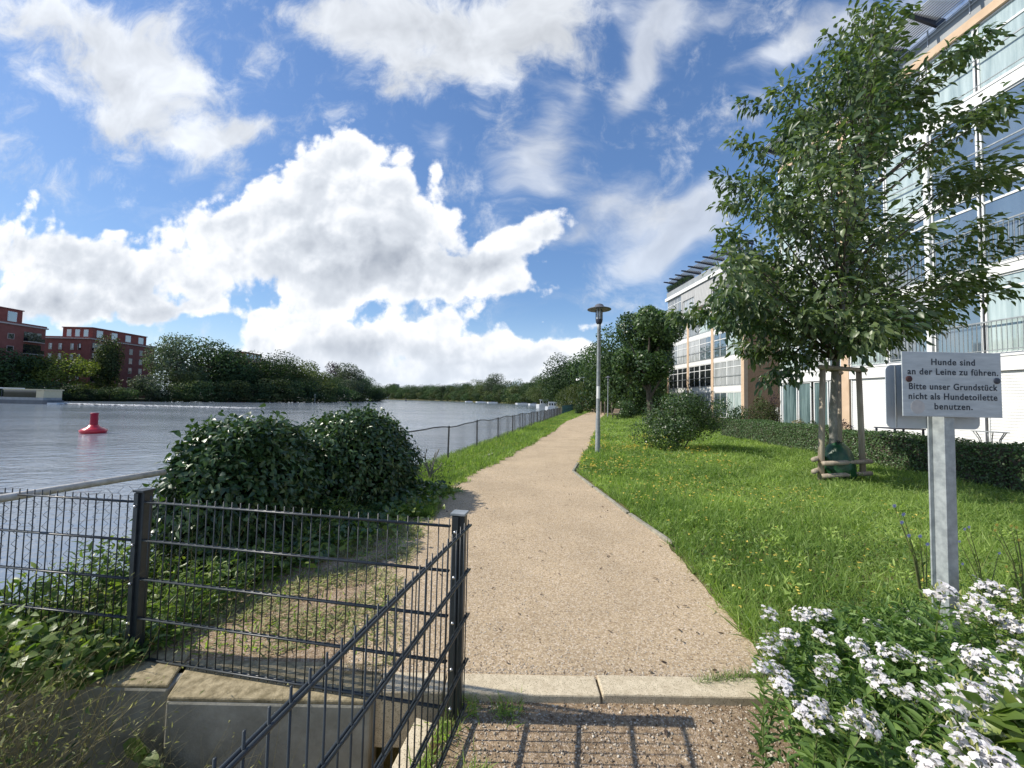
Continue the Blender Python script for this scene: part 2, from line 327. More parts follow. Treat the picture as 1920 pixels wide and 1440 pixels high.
M['signback'] = mat('signback', (.40,.46,.50), (.50,.55,.58), scale=4, rough=.5, spec=.5)
M['ink'] = mat('ink', (.012,.018,.03), rough=.5)
M['rust'] = mat('rust', (.045,.02,.02), (.085,.035,.035), scale=60, rough=.8)
M['sticker'] = mat('sticker', (.42,.42,.41), (.5,.49,.47), scale=20, rough=.7)
M['white'] = mat('white', (.74,.74,.72), (.82,.82,.80), scale=2, rough=.55)
M['whiteframe'] = mat('whiteframe', (.72,.73,.72), (.80,.81,.80), scale=3, rough=.4)
M['plaster'] = mat('plaster', (.56,.41,.28), (.64,.48,.34), scale=2.2, rough=.85, bump=.002, bscale=60, spec=.2)
M['brickbuff'] = mat('brickbuff', (.36,.22,.13), (.46,.29,.18), scale=7, rough=.9, spec=.2, bump=.004, bscale=30)
M['greypanel'] = mat('greypanel', (.25,.27,.28), (.33,.35,.36), scale=1.2, rough=.5)
M['slat'] = mat('slat', (.5,.52,.54), (.62,.64,.66), scale=2, rough=.35, metal=.5)
M['darksteel'] = mat('darksteel', (.02,.026,.045), (.035,.042,.06), scale=4, rough=.5)
M['lampgrey'] = mat('lampgrey', (.10,.11,.13), (.14,.15,.17), scale=6, rough=.5)
M['wood'] = mat('wood', (.34,.34,.34), (.50,.50,.49), scale=3, rough=.8, stretch=(4,4,.25), spec=.25)
M['redbrick'] = mat('redbrick', (.22,.078,.064), (.28,.105,.088), scale=.8, rough=.9, spec=.2, detail=8)
M['redbrick2'] = mat('redbrick2', (.25,.075,.06), (.31,.10,.08), scale=.8, rough=.9, spec=.2, detail=8)
M['trimpale'] = mat('trimpale', (.45,.36,.33), rough=.8)
M['bark'] = mat('bark', (.13,.12,.10), (.30,.29,.26), scale=9, rough=.9, bump=.006, bscale=30, stretch=(1,1,.5), detail=8)
M['barkdark'] = mat('barkdark', (.05,.04,.03), (.11,.095,.075), scale=6, rough=.95, bump=.01, bscale=20, stretch=(1,1,.3))
M['stake'] = mat('stake', (.25,.205,.15), (.42,.36,.28), scale=8, rough=.85, bump=.003, bscale=50, stretch=(3,3,.3), detail=7)
M['bag'] = mat('bag', (.006,.045,.016), (.012,.075,.026), scale=5, rough=.36, bump=.035, bscale=8, spec=.5)
M['red'] = mat('red', (.50,.018,.032), (.62,.03,.045), scale=3, rough=.3, coat=.3)
M['reddark'] = mat('reddark', (.30,.004,.03), (.36,.008,.04), scale=3, rough=.4)
M['stem'] = mat('stem', (.08,.11,.03), (.16,.17,.06), scale=20, rough=.7)
M['drystem'] = mat('drystem', (.30,.25,.13), (.46,.39,.22), scale=20, rough=.8)
M['benchwood'] = mat('benchwood', (.10,.07,.045), (.17,.12,.08), scale=6, rough=.7)
M['boatwhite'] = mat('boatwhite', (.60,.62,.64), (.7,.72,.73), scale=1, rough=.35)
M['boatgrey'] = mat('boatgrey', (.06,.07,.09), (.10,.115,.14), scale=1, rough=.4)
M['boatmid'] = mat('boatmid', (.22,.23,.24), (.32,.33,.34), scale=1.5, rough=.5)
M['cream'] = mat('cream', (.5,.44,.3), rough=.6)
M['skin'] = mat('skin', (.45,.28,.2), rough=.6)
M['cloth_dark'] = mat('cloth_dark', (.02,.022,.035), rough=.9)
M['cloth_light'] = mat('cloth_light', (.55,.55,.55), rough=.9)
M['roofgrey'] = mat('roofgrey', (.12,.16,.17), (.17,.21,.22), scale=1, rough=.6)

M['leaf_tree'] = leafmat('leaf_tree', (.034,.078,.028), (.15,.205,.07), rough=.38, trans=.33, spec=.55, vary=0)
M['leaf_ivy'] = leafmat('leaf_ivy', (.018,.055,.015), (.10,.185,.04), rough=.36, trans=.15, spec=.55, vary=0)
M['leaf_hedge'] = leafmat('leaf_hedge', (.035,.095,.026), (.13,.22,.06), trans=.2, vary=.1)
M['leaf_shrub'] = leafmat('leaf_shrub', (0.018,0.053,0.018), (0.105,0.180,0.045), rough=.36, trans=.25, vary=.2)
M['leaf_far'] = leafmat('leaf_far', (0.016,0.046,0.020), (0.078,0.132,0.043), rough=.6, trans=.25, spec=.25, vary=.35)
M['leaf_olive'] = leafmat('leaf_olive', (0.030,0.057,0.018), (0.128,0.158,0.048), rough=.6, trans=.25, spec=.25, vary=.3)
M['leaf_yellow'] = leafmat('leaf_yellow', (0.070,0.105,0.014), (0.238,0.266,0.035), rough=.6, trans=.3, spec=.25, vary=.1)
M['leaf_grey'] = leafmat('leaf_grey', (0.046,0.072,0.046), (0.137,0.169,0.111), rough=.6, trans=.25, spec=.25, vary=.2)
M['leaf_purple'] = leafmat('leaf_purple', (.018,.010,.016), (.05,.022,.035), rough=.6, trans=.1, vary=.1, tcol=(1.5,.8,1))
M['grass'] = leafmat('grass', (.10,.19,.025), (.36,.48,.10), rough=.5, trans=.4, spec=.3, vary=0)
M['grass_dark'] = leafmat('grass_dark', (0.050,0.119,0.018), (0.213,0.300,0.062), rough=.55, trans=.3, spec=.3, vary=0)
M['dry'] = leafmat('dry', (.13,.13,.05), (.42,.36,.17), rough=.7, trans=.25, spec=.2, vary=0, tcol=(1.2,1.2,.8))
M['dryleaf'] = leafmat('dryleaf', (.16,.18,.05), (.45,.44,.17), rough=.6, trans=.3, spec=.2, vary=0, tcol=(1.3,1.4,.8))
M['clip'] = leafmat('clip', (.11,.14,.03), (.40,.38,.17), rough=.7, trans=.2, spec=.2, vary=0)
M['vine'] = leafmat('vine', (.05,.12,.012), (.25,.32,.05), rough=.4, trans=.35, spec=.5, vary=0)
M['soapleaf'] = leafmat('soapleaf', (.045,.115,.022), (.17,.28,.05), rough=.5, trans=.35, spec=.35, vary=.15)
M['petal'] = leafmat('petal', (.70,.66,.66), (.88,.86,.86), rough=.6, trans=.3, spec=.2, vary=0, tcol=(1,1,1))
M['bud'] = leafmat('bud', (.20,.26,.05), (.50,.48,.16), rough=.6, trans=.2, vary=0)
M['yellow'] = leafmat('yellow', (.75,.52,.02), (.85,.72,.08), rough=.6, trans=.25, vary=0, tcol=(1,1,1))
M['blue'] = leafmat('blue', (.35,.38,.75), (.5,.52,.85), rough=.6, trans=.25, vary=0, tcol=(1,1,1))

def glassmat(name, base, rough=.04, ior=1.9, scale=.6, c2=None):
    m = mat(name, base, c2 or tuple(x*1.6 for x in base), scale=scale, rough=rough, spec=1.0, stretch=(3,3,.2))
    p = [n for n in m.node_tree.nodes if n.type == 'BSDF_PRINCIPLED'][0]; p.inputs['IOR'].default_value = ior
    return m
M['pane'] = glassmat('pane', (.07,.095,.11), ior=2.3)
M['pane_dark'] = glassmat('pane_dark', (.012,.014,.016), ior=1.6)
M['pane_curtain'] = glassmat('pane_curtain', (.30,.38,.37), ior=1.7, scale=2.0, c2=(.52,.61,.585))
M['pane_teal'] = glassmat('pane_teal', (.05,.085,.09), ior=1.6, scale=2.5, c2=(.19,.27,.27))
M['pane_white'] = glassmat('pane_white', (.30,.32,.32), ior=1.7, scale=2.0, c2=(.5,.52,.52))

# ================================================================== SETTING
WZ = -0.9                                   # river level
def fx(y): return -3.2+.213*y               # line of the river fence
def sheet(name, polys, m, z, skirt=None):
    """flat land: polygons (plan) at height z, with an optional skirt down to z=skirt"""
    mb = MB()
    for p in polys:
        n = len(p)
        mb.add([(x, y, z) for x, y in p], [tuple(range(n))])
        if skirt is not None: mb.add([(x, y, z) for x, y in p]+[(x, y, skirt) for x, y in p], [(k, (k+1) % n, n+(k+1) % n, n+k) for k in range(n)])
    o = mb.build(name, m); o['kind'] = 'structure'; return o
edge_n = [(fx(y)-.35, y) for y in (2.05, 5, 10, 20, 35, 50, 70)]+[(12.2, 100), (12.2, 128), (13.5, 235), (0, 273), (-30, 350), (-78, 470), (-150, 560), (-217, 655), (-420, 800), (-1200, 1100)]
sheet('ground', [edge_n+[(-1200, 2500), (2500, 2500), (2500, 2.05)]], M['soil'], 0.0, -2.2)
near = [(-.30, 2.05), (-.25, 1.74), (-.47, .61), (-.95, -1.5), (-1.2, -8), (60, -8), (60, 2.05)]
sheet('near_ground', [near], M['gravel_dark'], -.028, -1.3)
sheet('lower_ground', [[(-3.9, 2.2), (-3.9, -8), (-1.2, -8), (-.95, -1.5), (-.47, .61), (-.25, 1.74), (-.30, 2.2)]], M['soil'], -.72, -1.4)
sheet('opposite_bank', [[(-104, 40), (-105, 100), (-104, 118), (-95, 138), (-86, 160), (-84, 210), (-91, 268), (-110, 310), (-300, 430), (-1500, 700), (-1500, -400), (-104, -400)]], M['bank'], -.35, -2.0)
# water
def watermat():
    m, t = newmat('river_water'); N = t.nodes.new; K = t.links.new
    o = N('ShaderNodeOutputMaterial'); p = N('ShaderNodeBsdfPrincipled'); K(p.outputs[0], o.inputs[0])
    p.inputs['Base Color'].default_value = (.205, .245, .29, 1); p.inputs['Roughness'].default_value = .10; p.inputs['IOR'].default_value = 1.33
    g = N('ShaderNodeNewGeometry'); mp = N('ShaderNodeMapping'); mp.inputs['Rotation'].default_value = (0, 0, math.radians(-20)); mp.inputs['Scale'].default_value = (1, 1.7, 1); K(g.outputs['Position'], mp.inputs[0])
    hs_ = []
    for sc, amp, det in ((.35, .055, 3), (1.7, .058, 4), (6.0, .017, 3)):
        n = N('ShaderNodeTexNoise'); n.inputs['Scale'].default_value = sc; n.inputs['Detail'].default_value = det; K(mp.outputs[0], n.inputs['Vector'])
        k = N('ShaderNodeMath'); k.operation = 'MULTIPLY'; k.inputs[1].default_value = amp; K(n.outputs[0], k.inputs[0]); hs_.append(k.outputs[0])
    # calm and ruffled areas
    n = N('ShaderNodeTexNoise'); n.inputs['Scale'].default_value = .045; n.inputs['Detail'].default_value = 3; K(mp.outputs[0], n.inputs['Vector'])
    r = N('ShaderNodeMapRange'); r.inputs['From Min'].default_value = .4; r.inputs['From Max'].default_value = .62; r.inputs['To Min'].default_value = .55; r.inputs['To Max'].default_value = 1.35; K(n.outputs[0], r.inputs[0])
    a = N('ShaderNodeMath'); a.operation = 'ADD'; K(hs_[0], a.inputs[0]); K(hs_[1], a.inputs[1])
    a2 = N('ShaderNodeMath'); a2.operation = 'ADD'; K(a.outputs[0], a2.inputs[0]); K(hs_[2], a2.inputs[1])
    a3 = N('ShaderNodeMath'); a3.operation = 'MULTIPLY'; K(a2.outputs[0], a3.inputs[0]); K(r.outputs[0], a3.inputs[1])
    b = N('ShaderNodeBump'); b.inputs['Strength'].default_value = 1.0; b.inputs['Distance'].default_value = .9; K(a3.outputs[0], b.inputs['Height']); K(b.outputs[0], p.inputs['Normal'])
    return m
M['water'] = watermat()
o = MB().add([(-2500, -300, WZ), (400, -300, WZ), (400, 2500, WZ), (-2500, 2500, WZ)], [(0, 1, 2, 3)]).build('river_water', M['water']); o['kind'] = 'structure'

# path
PL = [(-.80,1.98),(-.98,2.6),(-1.02,3.4),(-1.08,4.4),(-1.02,5.5),(-.92,6.5),(-.2,9.3),(.54,12.2),(1.9,18),(3.85,27.5),(6.0,35.5),(9.3,48.3),(12.4,60),(16,76)]
PR = [(1.42,1.98),(1.47,2.5),(1.5,3.0),(1.58,3.5),(1.60,3.9),(1.40,6.3),(1.28,7.7),(2.30,11.2),(3.3,15.5),(5.03,22.2),(8.2,35),(12.4,50),(16,63),(20.5,78)]
def interp(pts, ys): 
    p = np.array(pts); return np.interp(ys, p[:, 1], p[:, 0])
def pl_(y): return interp(PL, y)
def pr_(y): return interp(PR, y)
rng = np.random.default_rng(5)
ys = np.concatenate([np.arange(2.0, 14, .09), np.arange(14, 76, .5)])
_wn = np.random.default_rng(17).normal(size=4000)
def wob(y, s, amp): return amp*(.5*np.interp(y*s*1.3+50, np.arange(4000), _wn)+.5*np.interp(y*s*4.1+300, np.arange(4000), _wn)+.35*np.interp(y*s*11+900, np.arange(4000), _wn))
xl = pl_(ys)+wob(ys, 1.3, .035)-.02; xr = pr_(ys)+wob(ys, 1.7, .02)
V = np.zeros((2*len(ys), 3)); V[0::2, 0] = xl; V[1::2, 0] = xr; V[:, 1] = np.repeat(ys, 2); V[:, 2] = .004
i = np.arange(len(ys)-1)*2
o = link('path', npmesh('path', V, [np.stack([i, i+1, i+3, i+2], 1)]), M['gravel']); o['kind'] = 'structure'

# loose stones on the near gravel and the path edge
def pebbles(name, n, area, zf, smin, smax, m, seed):
    r = np.random.default_rng(seed); P = area(r, n); n = len(P)
    T = np.array([(1,0,0),(0,1,0),(-1,0,0),(0,-1,0),(0,0,.8),(0,0,-.6)]); FA = np.array([[0,1,4],[1,2,4],[2,3,4],[3,0,4],[1,0,5],[2,1,5],[3,2,5],[0,3,5]])
    s = smin*(smax/smin)**(r.random(n)**2.2); an = r.random(n)*6.28; st = .6+.7*r.random((n, 3))
    Tv = T[None]*st[:, None, :]*s[:, None, None]; c, sn = np.cos(an)[:, None], np.sin(an)[:, None]
    X = Tv[..., 0]*c-Tv[..., 1]*sn; Y = Tv[..., 0]*sn+Tv[..., 1]*c
    V = np.stack([X, Y, Tv[..., 2]], 2)+P[:, None, :]
    F_ = (FA[None]+(np.arange(n)*6)[:, None, None]).reshape(-1, 3)
    o = link(name, npmesh(name, V.reshape(-1, 3), [F_], np.repeat(r.random(n), 6)), m); o['kind'] = 'stuff'; return o
M['pebble'] = leafmat('pebble', (.17,.12,.075), (.60,.53,.42), rough=.8, trans=0, spec=.3, vary=0)
def ar_near(r, n):
    y = 1.2+.72*r.random(n); x = -.45+2.5*r.random(n); k = x > -.25-(1.74-y)*.2; return np.stack([x, y, np.full(n, -.026)], 1)[k]
def ar_path(r, n):
    y = 2.03+6*r.random(n)**2.0; x = pl_(y)-.1+(pr_(y)-pl_(y)+.15)*r.random(n); return np.stack([x, y, np.full(n, .004)], 1)
pebbles('loose_gravel', 11000, ar_near, 0, .0018, .009, M['pebble'], 1)
pebbles('path_grit', 24000, ar_path, 0, .002, .007, M['pebble'], 2)
# small dead leaves and twigs lying on the path
r = np.random.default_rng(8); n = 130
y = 1.5+7*r.random(n)**1.5; x = np.where(y > 2, pl_(np.maximum(y, 2))+r.random(n)*(pr_(np.maximum(y, 2))-pl_(np.maximum(y, 2))), -.1+1.5*r.random(n))
P = np.stack([x, y, np.where(y > 2.03, .012, -.018)], 1); Yd = np.stack([r.normal(size=n), r.normal(size=n), .15*r.normal(size=n)], 1)
o = link('fallen_leaves', scatter(LEAF7, P, Yd, np.tile((0, 0, 1.), (n, 1))+.4*r.normal(size=(n, 3)), .018+.03*r.random(n), .008+.01*r.random(n), r.random(n)*.5, 'fallen_leaves'), leafmat('deadleaf', (.05,.03,.018), (.30,.19,.09), trans=.05, vary=0)); o['kind'] = 'stuff'

# kerb stones across the path, retaining wall, edging boards
ks = [(-.62, -.30, 'pale kerb stone beside the fence end post, shortest of the row'), (-.295, .452, 'sand coloured kerb stone across the path next to the fence post'), (.462, 1.42, 'sand coloured kerb stone across the path ending in the white flowers')]
for x0, x1, lb in ks:
    t_ = MB().box(x0, x1, 1.885+.006*(x0 > .4), 2.02+.004*(x0 > .4), -.25, .010+.004*(x0 > .4)).build('kerb_stone', M['kerb'], bevel=.008); tag(t_, lb, 'kerb stone', 'kerb stones laid across the path')
w = thing('retaining_wall_block', 'weathered concrete wall block under the black fence panel', 'wall', (-1.1, 1.9, -.7), 'concrete retaining wall blocks')
MB().box(-1.565, -.62, 1.83, 1.95, -1.2, -.015).build('wall_face', M['concrete'], w, bevel=.012)
MB().prism([(-1.56, 1.834), (-.625, 1.834), (-.625, 2.09), (-1.66, 2.09)], -.02, .004).build('wall_top', M['mosstop'], w, bevel=.008)
w = thing('retaining_wall_block', 'weathered concrete wall block half covered by trailing weeds at the fence corner', 'wall', (-2.3, 1.95, -.7), 'concrete retaining wall blocks')
MB().box(-3.6, -1.60, 1.885, 2.0, -1.2, .0).build('wall_face', M['concrete'], w, bevel=.012)
MB().prism([(-3.6, 1.889), (-1.605, 1.889), (-1.70, 2.14), (-3.6, 2.14)], -.005, .016).build('wall_top', M['mosstop'], w, bevel=.008)
tag(MB().hexa([(-.56, 1.2, -.30), (-.47, 1.2, -.30), (-.29, 1.76, -.18), (-.40, 1.80, -.18), (-.56, 1.2, -.16), (-.47, 1.2, -.16), (-.29, 1.76, -.035), (-.40, 1.80, -.035)]).build('edging_slab', M['kerb'], bevel=.006), 'pale sloping concrete edging below the fence that runs towards the viewer', 'edging')
ed = [((1.63, 3.86), (1.50, 4.85), 'concrete path edging nearest the viewer, ending in the tall grass'), ((1.49, 4.9), (1.37, 6.3), 'middle length of concrete edging between gravel path and lawn'), ((1.36, 6.35), (1.25, 7.72), 'concrete path edging that ends at the bend of the lawn edge'), ((1.26, 7.78), (1.52, 8.75), 'short concrete path edging turning away at the lawn bend by the lamp')]
for (x0, y0), (x1, y1), lb in ed:
    d = Vector((x1-x0, y1-y0, 0)); l = d.length; d.normalize()
    tag(MB().frame((x0, y0), (d.x, d.y), (-d.y, d.x), 0, l, -.022, .022, -.1, .034).build('path_edging', M['edging'], bevel=.005), lb, 'edging', 'path edging along the lawn')
for k, (px, py) in enumerate(((935, 848), (905, 860))):
    g = gnd(px, py)
    tag(MB().frame((g[0], g[1]), (.25, .97), (-.97, .25), 0, .9, -.05, .05, -.1, .04).build('path_edging', M['edging'], bevel=.006), ('pale edging stone in the grass verge, the farther of two', 'pale edging stone in the grass verge, the nearer of two')[k], 'edging', 'edging stones in the river verge')

# ================================================================== BLACK ROD FENCE
A = gnd(243, 1240); E = np.array([-.232, 1.775]); C0 = np.array([-3.0, 2.2]); D0 = np.array([-.615, -.25])
fence = thing('rod_fence', 'anthracite double rod fence running along the wall and turning towards the viewer', 'fence', (E[0], E[1], 0))
def rod_panel(p, q, z0, n_skip=.03):
    d = np.array(q)[:2]-np.array(p)[:2]; l = np.linalg.norm(d); d /= l; nrm = np.array([-d[1], d[0]])
    mb = MB(); P = lambda a, o, z: (p[0]+d[0]*a+nrm[0]*o, p[1]+d[1]*a+nrm[1]*o, z)
    a = n_skip
    while a < l: mb.tube([P(a, 0, z0-.015), P(a, 0, z0+.832)], .0028, 6); a += .05
    for z in (0, .2, .4, .6, .8):
        for o_ in (-.0052, .0052): mb.tube([P(0, o_, z0+z), P(l, o_, z0+z)], .0048, 8)
    return mb
for p, q in ((C0, A[:2]+(-.03, .0)), (A[:2]+(.035, 0), E+(-.035, .004)), (E+(.052, .03), D0)):
    rod_panel(p, q, .022).build('rod_panel', M['anthracite'], fence, smooth=True)
for c, dirv in ((A[:2], (E-A[:2])), (E, (E-A[:2]))):
    d = dirv/np.linalg.norm(dirv); nn = (-d[1], d[0])
    po = MB().frame(c, d, nn, -.03, .03, -.001, .045, -.45, .872).build('post', M['anthracite'], fence, bevel=.003)
    MB().frame(c, d, nn, -.022, .004, -.012, -.002, .0, .868).build('clamp_bar', M['anthracite'], po)
    MB().frame(c, d, nn, -.034, .036, -.012, .05, .8725, .884).build('cap', M['zinc_dull'] if c is E else M['anthracite'], po, bevel=.002)
    for z in (.80, .60, .40, .20, .03):
        b = MB(); q = (c[0]+d[0]*-.009-nn[0]*.017, c[1]+d[1]*-.009-nn[1]*.017, z)
        b.tube([(q[0]+nn[0]*.006, q[1]+nn[1]*.006, z), (q[0]-nn[0]*.001, q[1]-nn[1]*.001, z), (q[0]-nn[0]*.004, q[1]-nn[1]*.004, z)], [.0075, .0072, .003], 8); b.build('bolt', M['bolt'], po, smooth=True)

# ================================================================== RIVER FENCE (wire mesh on posts)
FN = .80
rf = thing('wire_mesh_fence', 'low hexagonal wire mesh fence with thin dark posts along the river', 'fence', (fx(8), 8, 0))
u = np.array([.213, 1.0]); u /= np.linalg.norm(u)
rr = np.random.default_rng(3)
post_y = [4.3, 6.4, 8.53, 10.67, 13.0, 15.3, 17.7, 20.0, 22.3, 24.7, 27.0, 29.3, 31.6, 34.0, 36.4, 38.8]
lean = {y: rr.normal()*.03 for y in post_y}
def ft(y): return FN+.02*math.sin(y*1.9)+.012*math.sin(y*4.1)
for y in post_y:
    x = fx(y); MB().tube([(x, y, -.4), (x+lean[y], y, ft(y)+.03)], .021 if y > 5 else .024, 6).build('post', M['wire'], rf)
MB().tube([(fx(y), y, FN+.012) for y in (1.6, 2.2, 2.9)], .022, 10).build('rail_pipe', M['railpipe'], rf, smooth=True)
MB().tube([(fx(y)+np.interp(y, post_y, [lean[k] for k in post_y]), y, ft(y)) for y in np.arange(6.2, 38.9, .4)], .013, 6).build('top_wire', M['wire'], rf, smooth=True)
pitch = .056; s_ = np.arange(0, 37.6, pitch); zz = np.linspace(.0, 1.0, 25); nW, nZ = len(s_), len(zz)
alt = np.where(np.arange(nZ) % 2 < 1, .49, -.49)
sgrid = s_[:, None]+alt[None]*pitch*.5*np.where(np.arange(nW) % 2 == 0, 1, -1)[:, None]*1.0
yg = 1.6+sgrid*u[1]; xg = fx(yg)+np.interp(yg, post_y, [lean[k] for k in post_y])*zz[None]+.012*np.sin(yg*5)
top = FN+.02*np.sin(yg*1.9)+.012*np.sin(yg*4.1); zg = zz[None]*top
Pw = np.stack([xg, yg, zg], 2)                       # wires x nodes
rw = .0017*np.clip(yg/3.2, 1, 2.3)
offs = [np.array([-.95, .2, 0.]), np.array([.5, .85, 0.]), np.array([.5, -.85, 0.])]
Vw = np.stack([Pw+o_*rw[..., None] for o_ in offs], 2)
idx = (np.arange(nW)[:, None]*nZ+np.arange(nZ-1)[None]).ravel()*3
Fw = np.concatenate([np.stack([idx+k, idx+(k+1) % 3, idx+3+(k+1) % 3, idx+3+k], 1) for k in range(3)])
link('mesh_wire', npmesh('mesh_wire', Vw.reshape(-1, 3)-np.array([fx(8), 8, 0]), [Fw]), M['wire'], rf)
gf = thing('green_bar_fence', 'blue green metal bar fence by the river below the weeping willow', 'fence', (fx(55), 55, 0))
mb = MB()
for y in np.arange(39.4, 73, .42): mb.box(fx(y)-.02, fx(y)+.02, y-.02, y+.02, 0, 1.0)
mb.build('bars', M['wire_green'], gf)
for z in (.08, .5, .95): MB().frame((fx(39.2), 39.2), u, (-u[1], u[0]), 0, 34.5, -.012, .012, z, z+.04).build('rail', M['wire_green'], gf)

# ================================================================== SIGN
sp = atd(1769, 1000, 2.12); SX, SY = sp[0], sp[1]
sg = thing('notice_sign', 'grey metal notice about keeping dogs on a lead, on a steel post among white flowers', 'sign', (SX, SY, 0))
xl_, xr_ = atd(1776, 1000, 2.12)[0], atd(1796, 1000, 2.12)[0]
MB().box(xl_, xr_, SY, SY+.068, -.5, 1.52).box(xl_-.022, xl_-.0005, SY+.06, SY+.068, -.5, 1.52).build('post', M['zinc'], sg, bevel=.0015)
# plate: corners measured in the photograph, at the post's depth
PY = SY-.014
c_ = [atd(px, py, PY) for px, py in ((1692, 660), (1878, 661), (1878, 782), (1692, 782))]
px0, px1 = (c_[0][0]+c_[3][0])/2, (c_[1][0]+c_[2][0])/2; pz1, pz0 = (c_[0][2]+c_[1][2])/2, (c_[2][2]+c_[3][2])/2
pw, ph = px1-px0, pz1-pz0
plate = MB().box(px0, px1, PY, PY+.004, pz0, pz1).build('plate', M['signface'], sg, bevel=.0015)
def text(body, size, x, z, parent, m, align='CENTER', sx=1.0):
    cu = bpy.data.curves.new('lettering', 'FONT'); cu.body = body; cu.size = size; cu.align_x = align; cu.extrude = .0004; cu.offset = .0007*size/.04; cu.space_character = 1.12
    tmp = bpy.data.objects.new('tmp', cu); me = bpy.data.meshes.new_from_object(tmp); bpy.data.objects.remove(tmp)
    og = origin(parent); me.transform(Matrix.Translation((x-og.x, PY-.0008-og.y, z-og.z)) @ Matrix.Rotation(math.pi/2, 4, 'X') @ Matrix.Diagonal((sx, 1, 1, 1)))
    return link('lettering', me, m, parent)
def tz(py): return pz1-(py-660)/(782-660)*ph
def tx(px): return px0+(px-1692)/(1878-1692)*pw
def fit(body, pa, pb, base):
    """one line of lettering between two measured edges, on a measured baseline"""
    size = ph*.137; o_ = text(body, size, 0, 0, plate, M['ink'], 'LEFT'); xs = [v.co.x for v in o_.data.vertices]
    w_ = max(xs)-min(xs); k = (tx(pb)-tx(pa))/w_; bpy.data.objects.remove(o_)
    o_ = text(body, size, 0, tz(base), plate, M['ink'], 'LEFT', k); mn = min(v.co.x for v in o_.data.vertices)
    for v in o_.data.vertices: v.co.x += tx(pa)-origin(plate).x-mn
fit('Hunde sind', 1747, 1829, 684.5); fit('an der Leine zu führen.', 1702, 1872, 703)
fit('Bitte unser Grundstück', 1704, 1870, 731); fit('nicht als Hundetoilette', 1703, 1869, 749.5); fit('benutzen.', 1751, 1822, 768)
for (px, py, m_) in ((1704, 712, 'rust'), (1869, 712.5, 'darksteel')):
    x, z = tx(px), tz(py); MB().tube([(x, PY+.001, z), (x, PY-.004, z), (x, PY-.006, z)], [.017, .017, .011], 16).build('bolt', M[m_], plate)
x, z = tx(1720), tz(764); MB().tube([(x, PY+.0005, z), (x, PY-.0007, z)], .038, 24).build('sticker', M['sticker'], plate)
# second, larger plate with rounded corners on the back of the post
BY = SY+.07; c_ = [atd(px, py, BY) for px, py in ((1660, 684), (1834, 684), (1834, 802), (1660, 802))]
bx0, bx1, bz1, bz0 = c_[0][0], c_[1][0], c_[0][2], c_[3][2]; rad = .035; poly = []
for cx, cz, a0 in ((bx1-rad, bz1-rad, 0), (bx0+rad, bz1-rad, 90), (bx0+rad, bz0+rad, 180), (bx1-rad, bz0+rad, 270)):
    poly += [(cx+rad*math.cos(math.radians(a0+k*15)), cz+rad*math.sin(math.radians(a0+k*15))) for k in range(7)]
n = len(poly); bp = MB().add([(x, BY, z) for x, z in poly]+[(x, BY+.003, z) for x, z in poly], [tuple(range(n)), tuple(range(2*n-1, n-1, -1))]+[(k, (k+1) % n, n+(k+1) % n, n+k) for k in range(n)]).build('back_plate', M['signback'], sg)
MB().box(bx0+.052, bx0+.058, BY-.003, BY, bz0+.004, bz1-.004).build('rib', M['zinc_dull'], bp)
# ================================================================== LAMPS
def lamp(name, label, base, h, sticker):
    x, y, _ = base; t_ = thing(name, label, 'street lamp', (x, y, 0), 'park lamps along the path')
    k = h/4.07
    p_ = MB().lathe([(.0, -.3), (.07, -.3), (.07, .0), (.062, .9*k), (.055, 1.0*k), (.048, 3.35*k), (.052, 3.36*k), (.052, 3.5*k), (.03, 3.52*k)], (x, y, 0), 14).build('pole', M['zinc_dull'], t_, smooth=True)
    MB().lathe([(.0, 3.5*k), (.05, 3.5*k), (.085, 3.56*k), (.095, 3.62*k), (.095, 3.64*k)], (x, y, 0), 20).build('lamp_base', M['darksteel'], t_, smooth=True)
    MB().lathe([(.08, 3.641*k), (.08, 3.924*k)], (x, y, 0), 20).build('lamp_glass', M['pane_white'], t_, smooth=True)
    c = MB()
    for a in range(6): c.tube([(x+.088*math.cos(a*1.047), y+.088*math.sin(a*1.047), 3.63*k), (x+.088*math.cos(a*1.047), y+.088*math.sin(a*1.047), 3.9*k)], .009, 5)
    c.build('guard', M['darksteel'], t_)
    MB().lathe([(.0, 3.925*k), (.09, 3.925*k), (.20, 3.915*k), (.315, 3.90*k), (.32, 3.91*k), (.315, 3.92*k), (.15, 3.975*k), (.125, 3.985*k), (.11, 4.03*k), (.06, 4.06*k), (0, 4.07*k)], (x, y, 0), 28).build('shade', M['lampgrey'], t_, smooth=True)
    if sticker:
        r_ = .066; vs = []
        for a in range(7):
            an = math.radians(-145+a*14); vs += [(x+r_*math.cos(an), y+r_*math.sin(an), 1.50), (x+r_*math.cos(an), y+r_*math.sin(an), 1.83)]
        MB().add(vs, [(2*a, 2*a+2, 2*a+3, 2*a+1) for a in range(6)]).build('notice', M['white'], t_)
    return t_
lamp('street_lamp', 'tall grey lamp post with disc shade and white notice at the lawn edge', gnd(1120.5, 853), 4.07, True)
lamp('street_lamp', 'small distant lamp post behind the bench by the path', gnd(1139.5, 781), 4.07, False)

